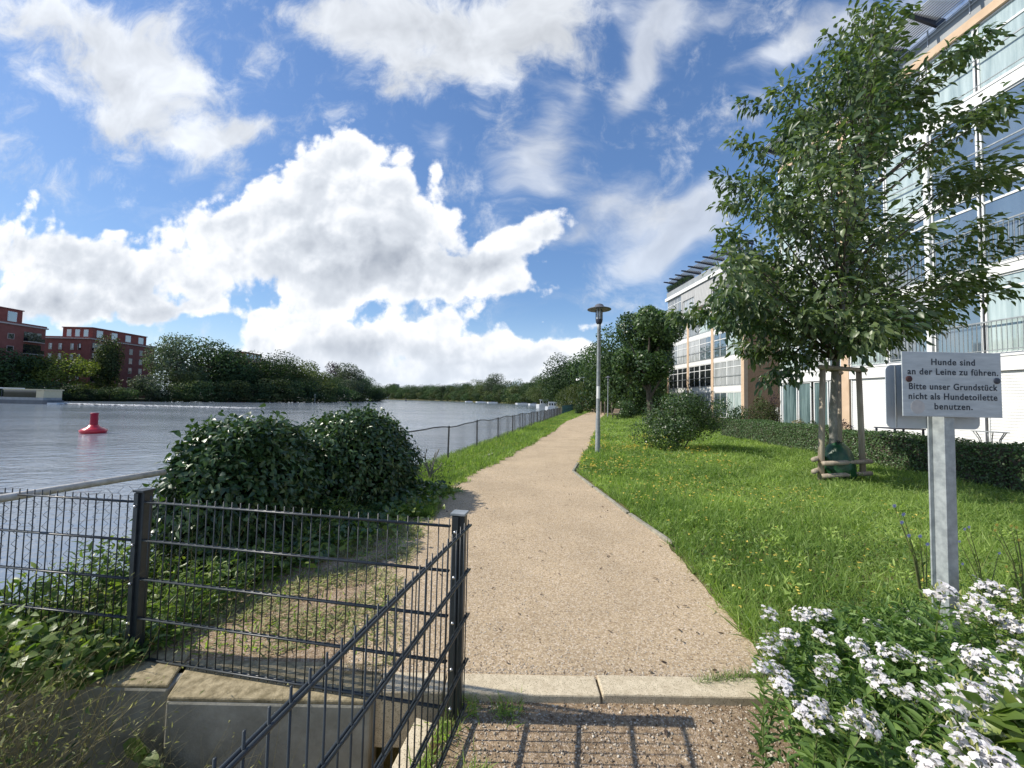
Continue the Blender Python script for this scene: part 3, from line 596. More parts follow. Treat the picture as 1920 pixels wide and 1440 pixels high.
# ================================================================== WHITE TERRACE BUILDINGS ON THE RIGHT
ANG = math.atan((908-960)/F); FU = np.array([math.sin(ANG), math.cos(ANG)]); FNm = np.array([-FU[1], FU[0]])
class Fac(MB):
    """solids in facade coordinates: s along the front, o outwards, z up"""
    def __init__(s, p0): super().__init__(); s.p0 = p0
    def b(s, s0, s1, o0, o1, z0, z1): return s.frame(s.p0, FU, FNm, s0, s1, o0, o1, z0, z1)
    def pt(s, a, o, z): return (s.p0[0]+FU[0]*a+FNm[0]*o, s.p0[1]+FU[1]*a+FNm[1]*o, z)
def window(p0, par, s0, s1, z0, z1, o, pane, mull=(), trans=None, fw=.05, sill=False):
    f = Fac(p0); f.b(s0, s1, o-.06, o, z0, z0+fw).b(s0, s1, o-.06, o, z1-fw, z1).b(s0, s0+fw, o-.06, o, z0+fw, z1-fw).b(s1-fw, s1, o-.06, o, z0+fw, z1-fw)
    for m_ in mull: f.b(m_-.03, m_+.03, o-.058, o-.002, z0+fw, z1-fw)
    if trans: f.b(s0+fw, s1-fw, o-.056, o-.004, trans-.035, trans+.035)
    w = f.build('window', M['whiteframe'], par)
    Fac(p0).b(s0+.02, s1-.02, o-.045, o-.035, z0+.02, z1-.02).build('pane', M[pane], w)
    return w
B1 = (14.6, 11.9)
b1 = thing('apartment_building', 'white glazed apartment building with roller shutters and orange roof beam behind the young tree', 'building', (B1[0], B1[1], 0))
Fac(B1).b(-9, 8.05, -10, -.35, -.2, 13.7).build('wall', M['plaster'], b1)
Fac(B1).b(-9, 8.1, -10, .10, 13.7, 14.0).build('roof_beam', M['plaster'], b1)
Fac(B1).b(-9, 8.1, -10, .04, 14.003, 14.30).b(-9, 8.1, -.03, .02, 14.302, 14.62).build('parapet', M['greypanel'], b1)
Fac(B1).b(4.34, 4.68, -.34, .06, -.2, 13.69).build('pillar', M['plaster'], b1)
for z0, z1 in ((2.60, 3.08), (5.51, 5.83), (8.23, 8.50), (11.06, 11.48)):
    for s0, s1 in ((-9, 4.33), (4.69, 8.1)):
        Fac(B1).b(s0, s1, -.34, .05, z0, z1).b(s0, s1, .0505, .075, z1-.05, z1+.02).build('spandrel', M['white'], b1)
rg = random.Random(4)
cols = [(-4.3, -1.5), (-1.47, -.10), (-.04, 1.26), (1.44, 2.77), (2.80, 4.32)]
colsL = [(4.72, 5.32), (5.38, 6.15), (6.29, 7.04), (7.10, 8.05)]
kinds = {1: ['pane_curtain', 'pane_curtain', 'pane', 'pane', 'pane_curtain'], 2: ['pane', 'pane', 'pane', 'pane', 'pane'], 3: ['pane', 'pane', 'pane', 'pane_curtain', 'pane'], 4: ['pane_curtain', 'pane_curtain', 'pane_curtain', 'pane', 'pane_curtain']}
for fl, (z0, z1, tr) in {1: (3.11, 5.50, 5.08), 2: (5.86, 8.22, 7.86), 3: (8.53, 11.05, 10.5), 4: (11.51, 13.69, 13.1)}.items():
    for k, (s0, s1) in enumerate(cols): window(B1, b1, s0, s1, z0, z1, .0, kinds[fl][k], trans=tr)
    for k, (s0, s1) in enumerate(colsL): window(B1, b1, s0, s1, z0, z1, .0, rg.choice(['pane', 'pane_white', 'pane_curtain']), trans=tr)
    Fac(B1).b(1.28, 1.42, -.34, .07, z0, z1).build('mullion_post', M['whiteframe'], b1)
    for s0, s1 in ((-4.3, 1.26), (1.44, 4.3)):
        zr = z0+1.0 if fl != 2 else z0+1.22; r_ = Fac(B1); r_.b(s0, s1, .10, .135, zr-.025, zr+.015).b(s0, s1, .105, .13, z0+.10, z0+.125)
        if fl in (1, 2):
            a = s0+.06
            while a < s1: r_.b(a, a+.012, .110, .125, z0+.125, zr-.025); a += .115
        r_.build('railing', M['zinc_dull'], b1)
for s0, s1 in ((-4.3, -.10), (-.02, 1.30), (1.42, 4.30)):
    f = Fac(B1); z = .02
    while z < 2.55: f.b(s0+.03, s1-.03, -.06, -.045 if int(round(z/.045)) % 2 else -.035, z, z+.0445); z += .045
    sh = f.build('roller_shutter', M['white'], b1)
    Fac(B1).b(s0, s0+.03, -.1, .0, .0, 2.59).b(s1-.03, s1, -.1, .0, .0, 2.59).build('guide_rail', M['whiteframe'], sh)
for s0, s1 in colsL: window(B1, b1, s0, s1, .25, 2.58, .0, 'pane_teal')
Fac(B1).b(8.06, 8.12, -.34, .06, -.2, 13.69).build('corner_trim', M['whiteframe'], b1)
Fac(B1).b(-9, 8.1, -.30, .04, -.2, .0).build('plinth', M['greypanel'], b1)
rl = Fac(B1)
for z in (14.45, 14.62, 14.8): rl.tube([rl.pt(-6, .07, z), rl.pt(8, .07, z)], .016, 6)
for a in np.arange(-5.9, 8, 1.18): rl.b(a-.015, a+.015, .03, .06, 14.2, 14.8)
rl.build('roof_railing', M['slat'], b1)
for k in range(12):
    a = 8.2-k*1.18+.28-.46; f = Fac(B1); P = lambda s_, o_, z_: f.pt(s_, o_, z_)
    f.hexa([P(a-.04, -.3, 14.62), P(a+.04, -.3, 14.62), P(a+.04, 1.15, 15.0), P(a-.04, 1.15, 15.0), P(a-.04, -.3, 15.0), P(a+.04, -.3, 15.0), P(a+.04, 1.15, 15.12), P(a-.04, 1.15, 15.12)])
    f.build('louvre_arm', M['darksteel'], b1)
for k in range(11):
    o_ = .04+k*.085; z = 14.85+o_*.17; f = Fac(B1)
    f.b(-5.0, 8.3, o_, o_+.055, z+.03, z+.055); f.build('louvre_blade', M['slat'], b1)

B2 = (21.8, 36.7)
b2 = thing('apartment_building', 'white and orange apartment building with timber cladded top floor and a blank brick end wall', 'building', (B2[0], B2[1], 0))
Fac(B2).b(-.55, 14.6, -12, -.35, -.2, 15.0).build('wall', M['plaster'], b2)
Fac(B2).b(-.62, -.551, -12, -.36, -.2, 15.3).build('end_wall', M['brickbuff'], b2)
for a in (-.62, 4.25, 9.2, 14.2): Fac(B2).b(a, a+.42, -.34, .05, -.2, 11.6 if a > 0 else 15.0).build('pillar', M['plaster'], b2)
for z0, z1 in ((2.72, 3.3), (5.88, 6.30), (8.9, 9.35), (11.75, 12.2)):
    for s0, s1 in ((-.19, 4.24), (4.68, 9.19), (9.63, 14.19)):
        Fac(B2).b(s0, s1, -.34, .02, z0, z1).build('spandrel', M['white'], b2)
for fl, (z0, z1, tr) in enumerate([(.1, 2.7, None), (3.32, 5.86, 5.2), (6.32, 8.88, 8.2), (9.37, 11.73, 11.1)]):
    for j, (s0, s1) in enumerate(((-.18, 4.23), (4.69, 9.18), (9.64, 14.18))):
        w_ = (s1-s0)/2
        for h in range(2):
            kd = ('pane_dark' if fl == 1 and j >= 1 else rg.choice(['pane_white', 'pane', 'pane_curtain']))
            if fl == 0 and j == 1: kd = 'pane_white'
            window(B2, b2, s0+h*w_+.01, s0+(h+1)*w_-.01, z0, z1, 0, kd, mull=(s0+(h+.5)*w_,), trans=tr, fw=.07)
        if fl: 
            r_ = Fac(B2); r_.b(s0, s1, .05, .08, z0+1.0, z0+1.04).b(s0, s1, .05, .08, z0+.1, z0+.13); r_.build('railing', M['zinc_dull'], b2)
for s0, s1, z0, z1 in ((-.2, .5, 12.2, 15.05), (.5, 4.5, 14.0, 15.05), (4.51, 7.9, 12.6, 15.05), (7.91, 10.9, 14.05, 15.05), (10.5, 10.9, 12.2, 14.04)):
    Fac(B2).b(s0, s1, -.3, .12, z0, z1).build('timber_cladding', M['wood'], b2)
for s0, s1, z0, z1, kd in ((.52, 4.48, 12.25, 13.98, 'pane_dark'), (7.93, 10.48, 12.25, 14.03, 'pane_white'), (10.92, 14.5, 12.25, 15.0, 'pane')):
    window(B2, b2, s0, s1, z0, z1, .02, kd, mull=tuple(np.linspace(s0, s1, 5)[1:-1]), fw=.08, trans=14.3 if s0 > 10.9 else None)
Fac(B2).b(-.7, 14.8, -12, .3, 15.1, 15.5).build('cornice', M['white'], b2)
Fac(B2).b(-.6, 14.7, -2, .1, 15.5, 16.25).build('parapet', M['greypanel'], b2)
for k in range(10):
    a = -.3+k*1.5; f = Fac(B2); P = f.pt
    f.hexa([P(a-.06, -1.2, 16.9), P(a+.06, -1.2, 16.9), P(a+.06, 1.25, 17.25), P(a-.06, 1.25, 17.25), P(a-.06, -1.2, 17.3), P(a+.06, -1.2, 17.3), P(a+.06, 1.25, 17.36), P(a-.06, 1.25, 17.36)]); f.b(a-.04, a+.04, -1.1, -1.0, 16.2, 16.95); f.build('louvre_arm', M['darksteel'], b2)
for k in range(8):
    f = Fac(B2); o_ = -1.0+k*.22; f.b(-.4, 13.4, o_, o_+.15, 17.05+o_*.14+.14, 17.07+o_*.14+.14); f.build('louvre_blade', M['slat'], b2)

# ================================================================== RED BRICK BLOCKS ACROSS THE RIVER
def brick_block(label, corner, lx, ly, h, setb, windows_front, windows_side, balc=None):
    """corner nearest the viewer on the river side; lx away from the river (-x), ly along the river (+y)"""
    cx, cy = corner; t_ = thing('brick_apartment_block', label, 'building', (cx, cy, 0), 'red brick apartment blocks across the river')
    MB().box(cx-lx, cx, cy, cy+ly, -.3, h).build('wall', M['redbrick'], t_)
    MB().box(cx-lx-.25, cx+.35, cy-.35, cy+ly+.35, h, h+.35).build('roof_edge', M['trimpale'], t_)
    MB().box(cx-lx+.4, cx+.15, cy-.15, cy+ly+.1, h+.355, h+.75).build('roof', M['redbrick'], t_)
    if setb:
        x0, x1, y0, y1, hh = setb
        MB().box(cx-x1, cx-x0, cy+y0, cy+y1, h+.76, h+hh).build('top_storey', M['redbrick2'], t_)
        MB().box(cx-x1-.2, cx-x0+.2, cy+y0-.2, cy+y1+.2, h+hh, h+hh+.25).build('top_roof', M['redbrick'], t_)
        for q in np.linspace(y0+2, y1-2, 4):
            w = MB().box(cx-x0+.002, cx-x0+.05, cy+q-.9, cy+q+.9, h+.9, h+hh-.5).build('window', M['whiteframe'], t_); MB().box(cx-x0+.03, cx-x0+.06, cy+q-.75, cy+q+.75, h+1.0, h+hh-.6).build('pane', M['pane'], w)
        for q in np.linspace(x0+2, x1-2, 3):
            w = MB().box(cx-q-.7, cx-q+.7, cy+y0-.05, cy+y0-.002, h+.9, h+hh-.5).build('window', M['whiteframe'], t_); MB().box(cx-q-.58, cx-q+.58, cy+y0-.06, cy+y0-.03, h+1.0, h+hh-.6).build('pane', M['pane'], w)
    for (q, w_, z0, z1) in windows_front:                    # on the face towards the viewer (-y)
        w = MB().box(cx-q-w_/2, cx-q+w_/2, cy-.04, cy-.002, z0, z1).build('window', M['redbrick2'], t_); MB().box(cx-q-w_/2+.12, cx-q+w_/2-.12, cy-.06, cy-.03, z0+.1, z1-.1).build('pane', M['pane_dark'], w)
        MB().box(cx-q-.05, cx-q+w_/2-.25, cy-.075, cy-.055, z0+.7, z1-.15).build('casement', M['whiteframe'], w)
    for (q, w_, z0, z1) in windows_side:                     # on the river face (+x)
        w = MB().box(cx+.002, cx+.04, cy+q-w_/2, cy+q+w_/2, z0, z1).build('window', M['trimpale'], t_); MB().box(cx+.03, cx+.06, cy+q-w_/2+.12, cy+q+w_/2-.12, z0+.1, z1-.1).build('pane', M['pane_dark'], w)
    if balc:
        for z in balc[2]:
            MB().box(cx-.1, cx+.06, cy+balc[0], cy+balc[1], z+.2, z+2.6).build('balcony_recess', M['pane_dark'], t_)
            MB().box(cx-.1, cx+1.1, cy+balc[0], cy+balc[1], z, z+.2).build('balcony_slab', M['trimpale'], t_)
            MB().box(cx+1.0, cx+1.06, cy+balc[0], cy+balc[1], z+.25, z+1.15).build('balcony_railing', M['pane_dark'], t_)
    return t_
st = [1.0, 4.2, 7.4, 10.6, 13.7]
brick_block('red brick apartment block at the left edge, seen past its corner across the river', (-124, 78), 24, 23.5, 17.6, (2.0, 20, -10, 20, 4.0), [], [(16.5, 1.3, z+.3, z+1.7) for z in st]+[(9, 1.6, z, z+2) for z in st], (19, 22.6, st))
brick_block('broad red brick apartment block with stacked balconies above the yellow green willow', (-128, 116), 14.5, 21, 17.3, (.8, 10, 1.2, 18.5, 3.6), [(q, 1.3, z+.2, z+2.3) for q in (3.2, 5.4, 9, 12) for z in st], [(q, 1.2, z+.3, z+2.2) for q in (12.5, 16) for z in st], (.6, 5.0, st[1:]))
brick_block('red brick apartment block glimpsed between the tall trees on the far bank', (-119, 172), 12, 16, 17.0, (1.5, 12, .5, 12, 3.6), [(q, 1.5, z+.2, z+2.0) for q in (2, 5, 8) for z in st[2:]], [(q, 1.5, z+.2, z+2.0) for q in (2.5, 7) for z in st[2:]])

# small white house past the lamp, and a far tower
hp = atd(1103, 722, 95)
wh = thing('white_house', 'small white flat roofed house among trees beyond the lamp post', 'house', (hp[0], hp[1], 0))
MB().box(hp[0]-1.3, hp[0]+3.5, hp[1], hp[1]+6, -.2, 5.2).build('wall', M['white'], wh)
MB().box(hp[0]-2.0, hp[0]+4, hp[1]-1.2, hp[1]+6.3, 7.0, 7.5).build('roof', M['white'], wh)
MB().box(hp[0]-1.3, hp[0]-.9, hp[1]-1, hp[1]-.6, 5.2, 7.0).box(hp[0]+.5, hp[0]+.9, hp[1]-1, hp[1]-.6, 5.2, 7.0).build('pillar', M['white'], wh)
MB().box(hp[0]-1.7, hp[0]+3.7, hp[1]-1.3, hp[1]-.001, 5.201, 5.5).build('balcony', M['white'], wh)
tp = atd(741, 724, 900)
ft_ = thing('tower_block', 'grey tower block rising just above the far tree line', 'building', (tp[0], tp[1], 0))
MB().box(tp[0]-6, tp[0]+6, tp[1], tp[1]+12, 0, 33).build('wall', M['greypanel'], ft_); MB().box(tp[0]-6.5, tp[0]+6.5, tp[1]-.5, tp[1]+12.5, 33, 34).build('roof', M['roofgrey'], ft_)

# ================================================================== TREES
def crown_mesh(name, seed, n, R, cz, leaf, lobes=14, lobe_r=(.30, .46), shape='round', droop=0.2, core=False):
    """leaf-clump crown: R = (rx, ry, rz) half sizes round height cz"""
    r = np.random.default_rng(seed); R = np.array(R)
    d = rdir(r, lobes); rad = .45+.4*r.random((lobes, 1)); c = d*rad
    if shape == 'dome': c[:, 2] = np.abs(c[:, 2])*1.0-.25
    lr = lobe_r[0]+(lobe_r[1]-lobe_r[0])*r.random(lobes)
    k = r.integers(0, lobes, n); q = rdir(r, n); rr_ = lr[k]*(.45+.6*r.random(n)**.5)
    p = c[k]+q*rr_[:, None]
    P = p*R+np.array([0, 0, cz])
    nrm = unit(q*.8+unit(p)*.5+.7*r.normal(size=(n, 3))); Y = unit(np.cross(nrm, r.normal(size=(n, 3))))-np.array([0, 0, droop])
    t = np.clip(.42+.30*r.normal(size=n)+.28*(r.random(lobes)[k]-.5)*2, 0, 1)
    return scatter(DIAMOND, P, Y, nrm, leaf*(.7+.6*r.random(n)), leaf*.62*(.7+.6*r.random(n)), t, name)
def willow_mesh(name, seed, n_str, R, top, leaf):
    r = np.random.default_rng(seed); Ps, Ys, Ts = [], [], []
    for k in range(n_str):
        an = r.random()*6.28; rad = r.random()**.55; x, y = rad*math.cos(an)*R, rad*math.sin(an)*R
        zt = top*(1-.42*rad**2.2)*(.92+.1*r.random()); ln = zt*(.35+.6*r.random())*(.5+.5*rad); m_ = int(10+ln*9/leaf*.12)
        q = r.random(m_); P = np.stack([x+.10*R*(r.random(m_)-.5), y+.10*R*(r.random(m_)-.5), zt-q*ln], 1); Ps.append(P)
        Ys.append(np.stack([.25*r.normal(size=m_), .25*r.normal(size=m_), -np.ones(m_)], 1)); Ts.append(np.clip(r.random()**1.5*.9+.2*r.random(m_)-.1, 0, 1))
    P, Y, t = np.concatenate(Ps), np.concatenate(Ys), np.concatenate(Ts); n = len(P)
    return scatter(DIAMOND, P, Y, rdir(r, n), leaf*1.5*(.7+.6*r.random(n)), leaf*.4*(.7+.6*r.random(n)), t, name)
def trunk_mesh(seed, h, r0, cz, spread, limbs=6):
    rn = random.Random(seed); mb = MB()
    mb.tube([(0, 0, -.6), (.01*h, 0, .15*h), (-.01*h, .01*h, .45*h), (0, 0, .8*h)], [r0*1.25, r0, r0*.75, r0*.2], 8)
    for k in range(limbs):
        a = k*6.28/limbs+rn.random(); z = h*(.22+.33*rn.random()); e_ = spread*(.6+.4*rn.random())
        mb.tube([(0, 0, z), (.45*e_*math.cos(a), .45*e_*math.sin(a), z+.16*h), (e_*math.cos(a), e_*math.sin(a), z+.36*h)], [r0*.55, r0*.35, r0*.1], 5)
    me = bpy.data.meshes.new('trunk'); me.from_pydata(mb.v, [], mb.f); me.materials.append(M['barkdark']); return me
PROTO = {}
def proto(key, crown, mat_, seed, spread, r0=.022):
    crown.materials.append(mat_); PROTO[key] = (crown, trunk_mesh(seed, 1.0, r0, .5, spread))
# unit height trees (height 1, half width about .42)
for k in range(3):
    proto('round%d' % k, crown_mesh('crown', 20+k, 8500, (.50, .50, .50), .50, .034, lobes=20, lobe_r=(.34, .5)), M['leaf_far'], 30+k, .3)
    proto('olive%d' % k, crown_mesh('crown', 40+k, 8000, (.50, .50, .50), .50, .034, lobes=18, lobe_r=(.34, .5)), M['leaf_olive'], 50+k, .3)
proto('poplar', crown_mesh('crown', 60, 5500, (.24, .24, .5), .50, .032, lobes=16, lobe_r=(.35, .5)), M['leaf_olive'], 61, .12)
proto('greywillow', crown_mesh('crown', 62, 8000, (.52, .52, .5), .49, .032, lobes=16, lobe_r=(.32, .48), droop=.8), M['leaf_grey'], 63, .3)
proto('yellow', crown_mesh('crown', 64, 6500, (.54, .54, .5), .48, .036, lobes=14, droop=.9), M['leaf_yellow'], 65, .3)
proto('purple', crown_mesh('crown', 66, 3500, (.42, .42, .44), .54, .036), M['leaf_purple'], 67, .3)
for k in range(2):
    proto('bush%d' % k, crown_mesh('crown', 70+k, 3600, (1.0, .9, .62), .42, .07, lobes=12), M['leaf_far' if k else 'leaf_olive'], 72+k, .4, .03)
proto('greybush', crown_mesh('crown', 75, 3000, (.62, .62, .56), .46, .055, lobes=10, droop=.6), M['leaf_grey'], 76, .35, .03)
PROTO_N = {}
rt = random.Random(77)
def tree(name, key, label, x, y, z, h, wide=1.0, group=None, cat='tree'):
    t_ = thing(name, label, cat, (x, y, z), group); cr, tr = PROTO[key]
    a = rt.random()*6.28
    for nm, me in (('crown', cr), ('trunk', tr)):
        o = link(nm, me, None, t_); o.scale = (h*wide, h*wide, h); o.rotation_euler = (0, 0, a)
    return t_
GL = 'trees on the far bank of the river'
# px centre, px top, depth, wide, kind, label
left = [
 (28, 652, 92, 1.35, 'round0', 'dark grey green tree at the left edge in front of the first brick block'),
 (60, 690, 96, .8, 'round1', 'dark tree filling the gap between the two left brick blocks'),
 (128, 658, 98, 1.3, 'yellow', 'bright yellow green willow in front of the broad brick block'),
 (207, 634, 106, .9, 'poplar', 'tall slim green tree standing in front of the broad brick block'),
 (182, 716, 104, 1.1, 'olive0', 'low light green tree between yellow willow and slim tree'),
 (276, 712, 112, 1.0, 'round2', 'dark tree beside the right corner of the broad brick block'),
 (334, 634, 116, .9, 'greywillow', 'tall grey green willow right of the broad brick block'),
 (392, 631, 124, 1.25, 'round0', 'broad dark dome shaped tree, highest of the middle group'),
 (436, 662, 130, 1.1, 'round1', 'dark green tree sloping down towards the glimpsed brick block'),
 (474, 696, 134, 1.1, 'round2', 'low dark tree in front of the glimpsed brick block'),
 (516, 653, 142, 1.1, 'round1', 'tall dark tree right of the glimpsed brick block'),
 (556, 668, 152, 1.1, 'olive1', 'olive toned tree on the far bank behind the white river marker'),
 (592, 688, 164, 1.1, 'olive2', 'olive tree between the river marker and the purple tree'),
 (630, 678, 215, 1.0, 'purple', 'dark purple leaved tree rising behind the headland trees'),
 (655, 684, 200, 1.1, 'greywillow', 'pale green tree in front of the purple tree on the headland'),
 (682, 702, 235, 1.2, 'round0', 'second last dark tree on the headland point'),
 (703, 716, 262, 1.1, 'round1', 'last low tree at the tip of the headland'),
 (350, 690, 114, 1.0, 'olive1', 'medium olive tree below the grey green willow'),
 (540, 700, 140, 1.1, 'round2', 'small dark tree under the olive toned tree'),
 (620, 706, 180, 1.2, 'round0', 'small dark tree below the purple tree')]
for px, py, Y, wd, key, lb in left:
    p = atd(px, py, Y); tree('bank_tree', key, lb, p[0], p[1], -.4, p[2]+.4, wd, GL)
bushes = [(8, 735, 82), (55, 728, 86), (100, 726, 90), (128, 716, 94), (165, 722, 96), (200, 730, 100), (236, 728, 103), (262, 728, 106), (310, 706, 110), (338, 722, 112), (370, 716, 116), (408, 716, 121), (446, 716, 126), (486, 720, 131), (524, 714, 137), (562, 716, 144), (600, 718, 156), (636, 722, 178), (664, 726, 205), (694, 730, 240), (712, 736, 268)]
for k, (px, py, Y) in enumerate(bushes):
    p = atd(px, py, Y); g_ = px == 310
    tree('bank_bush', 'greybush' if g_ else 'bush%d' % (k % 2), 'pale grey green bush at the water under the grey willow' if g_ else 'dark low bush overhanging the water of the far bank', p[0]+2, p[1]-6, -.6, (p[2]+.6)*1.0, 1.25, 'bushes along the far waterline' if not g_ else None, 'bush')
GF = 'distant trees round the river bend'
far = []
rt2 = random.Random(12)
def shore(px): return float(np.interp(px, [700, 720, 780, 840, 900, 960, 1000, 1030], [720, 655, 560, 470, 365, 276, 235, 190]))
tops = [(712, 726), (722, 722), (733, 719), (745, 722), (757, 723), (768, 721), (780, 724), (791, 719), (803, 722), (815, 721), (826, 718), (838, 722), (849, 718), (860, 722), (871, 717), (882, 719), (893, 713), (904, 717), (917, 712), (930, 703), (944, 714), (957, 716), (970, 719), (983, 711), (996, 716), (1008, 709), (1019, 706), (1030, 699)]
for k, (px, py) in enumerate(tops):
    Y = shore(px)+14+6*rt2.random(); p = atd(px, py, Y); key = ['round0', 'olive0', 'round1', 'olive1', 'round2'][k % 5]
    if px < 850: key = 'round%d' % (k % 3)
    lb = 'round green tree in the distant row round the river bend'
    if px == 930: key = 'greywillow'; lb = 'large pale grey green tree standing out of the distant row'
    tree('distant_tree', key, lb, p[0], p[1], -.2, p[2]+.2, 1.05 if px != 930 else 1.2, GF if px != 930 else None)
for k in range(24):
    px = 716+k*13; Y = shore(px)+5; p = atd(px, 736-3*rt2.random() if px < 900 else 733-5*rt2.random(), Y)
    tree('distant_bush', 'bush%d' % (k % 2), 'low bush in front of the distant tree row at the waterline', p[0], p[1], -.5, p[2]+.5, 1.2, 'low bushes of the distant shore', 'bush')
right_t = [
 (1064, 666, 112, 1.0, 'round0', 'tall dark tree rising over the weeping willow'),
 (1088, 672, 120, .8, 'round2', 'tall dark tree beside the distant lamp post shaft'),
 (1040, 700, 128, 1.0, 'olive2', 'olive tree behind the moored boats'),
 (1014, 720, 150, 1.2, 'olive0', 'low olive tree left of the moored boats'),
 (1112, 690, 95, .6, 'olive1', 'brownish olive tree half hidden by the lamp post'),
 (1150, 624, 52, .95, 'round1', 'dark tree just right of the lamp post'),
 (1180, 606, 44, .9, 'round0', 'dark green tree behind the leafy maple by the second building'),
 (1128, 690, 75, .5, 'round2', 'small dark tree behind the second lamp'),
 (1205, 640, 70, 1.5, 'round1', 'dark tree closing the view between the maple and the second building'),
 (1245, 660, 78, 1.5, 'olive0', 'olive tree beside the far corner of the second building'),
 (1165, 700, 60, 1.5, 'bush0', 'wide low greenery beyond the bench')]
for px, py, Y, wd, key, lb in right_t:
    p = atd(px, py, Y); tree('riverside_tree', key, lb, p[0], p[1], -.2, p[2]+.2, wd, None)
p = gnd(1084, 771); pt_ = atd(1084, 716, p[1]); WHt = pt_[2]
t_ = thing('weeping_willow', 'weeping willow with hanging yellow green strands by the river fence', 'tree', (p[0]+.5, p[1], 0))
link('crown', willow_mesh('crown', 5, 520, 4.0, WHt, .17), leafmat('leaf_willow', (.03,.055,.012), (.13,.16,.035), trans=.3, vary=0), t_)
o = link('trunk', trunk_mesh(3, 1.0, .05, .5, .3), None, t_); o.scale = (WHt*.8,)*3

# the leafy tree by the second building (larger leaves)
p = atd(1218, 568, 25); H_ = p[2]
t_ = thing('leafy_maple', 'bushy dark green maple in front of the second apartment building', 'tree', (p[0], p[1], 0))
link('crown', crown_mesh('crown', 91, 24000, (2.45, 2.6, 3.0), H_-2.95, .19, lobes=19, lobe_r=(.24, .40), droop=.3), M['leaf_shrub'], t_)
o = link('trunk', trunk_mesh(8, 1.0, .026, .5, .3), None, t_); o.scale = (H_*.9,)*3

# shrubs
def shrub(name, label, px0, px1, ptop, pbase, n, leaf, seed, m, cat='shrub', group=None, deep=1.0, Y=None, lobes=12):
    g = gnd((px0+px1)/2, pbase); Y0 = Y or g[1]; a, b = atd(px0, pbase, Y0), atd(px1, pbase, Y0); rx = (b[0]-a[0])/2; ry = rx*deep
    Yc = Y0+ry*.8; t0 = atd((px0+px1)/2, ptop, Yc); k = Yc/Y0; rx *= k; ry *= k; h = t0[2]
    t_ = thing(name, label, cat, (t0[0], Yc, 0), group)
    link('foliage', crown_mesh('foliage', seed, n, (rx*.95, ry*.95, h*.58), h*.42, leaf, lobes=lobes, lobe_r=(.3, .5)), m, t_)
    mb = MB(); rn = random.Random(seed)
    for i in range(9):
        a_ = rn.random()*6.28; mb.tube([(t0[0]+.1*math.cos(a_), Yc+.1*math.sin(a_), -.1), (t0[0]+.35*rx*math.cos(a_), Yc+.35*ry*math.sin(a_), h*.4), (t0[0]+.7*rx*math.cos(a_), Yc+.7*ry*math.sin(a_), h*.8)], [.02, .014, .004], 5)
    mb.build('stems', M['barkdark'], t_); return t_
shrub('privet_shrub', 'large loose dark green shrub on the lawn right of the lamp post', 1190, 1355, 735, 850, 13000, .062, 101, M['leaf_shrub'], lobes=18)
shrub('round_shrub', 'round dark bush behind the bench', 1147, 1200, 744, 779, 3200, .12, 102, M['leaf_shrub'], Y=34)
shrub('garden_shrub', 'dark green shrub in front of the second building by the hedge end', 1312, 1404, 744, 793, 3200, .085, 103, M['leaf_shrub'], Y=19.5)
shrub('garden_shrub', 'yellow green shrub beside the white pipe at the building corner', 1396, 1462, 745, 800, 3000, .075, 104, M['leaf_olive'], Y=16.8)
shrub('garden_shrub', 'small dark shrub with reddish flowers against the building corner', 1440, 1466, 733, 780, 900, .06, 105, M['leaf_purple'], Y=17.2)
shrub('garden_shrub', 'low dark shrub below the leafy maple', 1215, 1320, 738, 772, 2600, .12, 106, M['leaf_shrub'], Y=22)
shrub('willow_shrub', 'small dark shrub in front of the weeping willow', 1072, 1096, 754, 778, 1200, .12, 107, M['leaf_far'], Y=44)
# roof plants of the second building
for k in range(9):
    f = Fac(B2); q = f.pt(14.2-k*.62, -.15, 16.2); t_ = thing('roof_plant', 'dark potted bush on the roof edge of the second building', 'plant', q, 'potted bushes on the roof terrace')
    h = .7+.25*rt2.random(); o = link('foliage', PROTO['bush1'][0], None, t_); o.scale = (h*.6, h*.6, h*1.25); MB().lathe([(0, 0), (.22, 0), (.28, .35), (.24, .36), (0, .3)], q, 10).build('pot', M['darksteel'], t_)

# clipped hedge
hp_ = [(9.05, 5.2), (8.85, 6.7), (8.98, 9.5), (9.5, 13.2), (9.75, 15.8), (9.5, 17.0)]
def hedge_line(t): a = np.array(hp_); d = np.r_[0, np.cumsum(np.linalg.norm(np.diff(a, axis=0), axis=1))]; return np.stack([np.interp(t, d, a[:, 0]), np.interp(t, d, a[:, 1])], -1), d[-1]
hd = thing('clipped_hedge', 'long low clipped green hedge between the lawn and the patios', 'hedge', (9.2, 10, 0))
r = np.random.default_rng(44); n = 26000
Lh = hedge_line(np.array([0.]))[1]; t = r.random(n)*Lh; c, _ = hedge_line(t); c2, _ = hedge_line(np.minimum(t+.05, Lh)); c1, _ = hedge_line(np.maximum(t-.05, 0)); dv = unit(c2-c1); nv = np.stack([-dv[:, 1], dv[:, 0]], 1)
hh = .80+.03*np.sin(t*2.1)+.02*np.sin(t*5.3)
side = r.random(n); w_ = .34
off = np.where(side < .62, w_*(.85+.2*r.random(n)), (r.random(n)*2-1)*w_); z = np.where(side < .62, r.random(n)*hh, hh*(.93+.10*r.random(n)))
nrm = np.where((side < .62)[:, None], np.concatenate([nv, np.full((n, 1), .35)], 1), np.array([0, 0, 1.])[None]); nrm = unit(nrm+.65*r.normal(size=(n, 3)))
P = np.stack([c[:, 0]+nv[:, 0]*off-9.2, c[:, 1]+nv[:, 1]*off-10, z], 1)
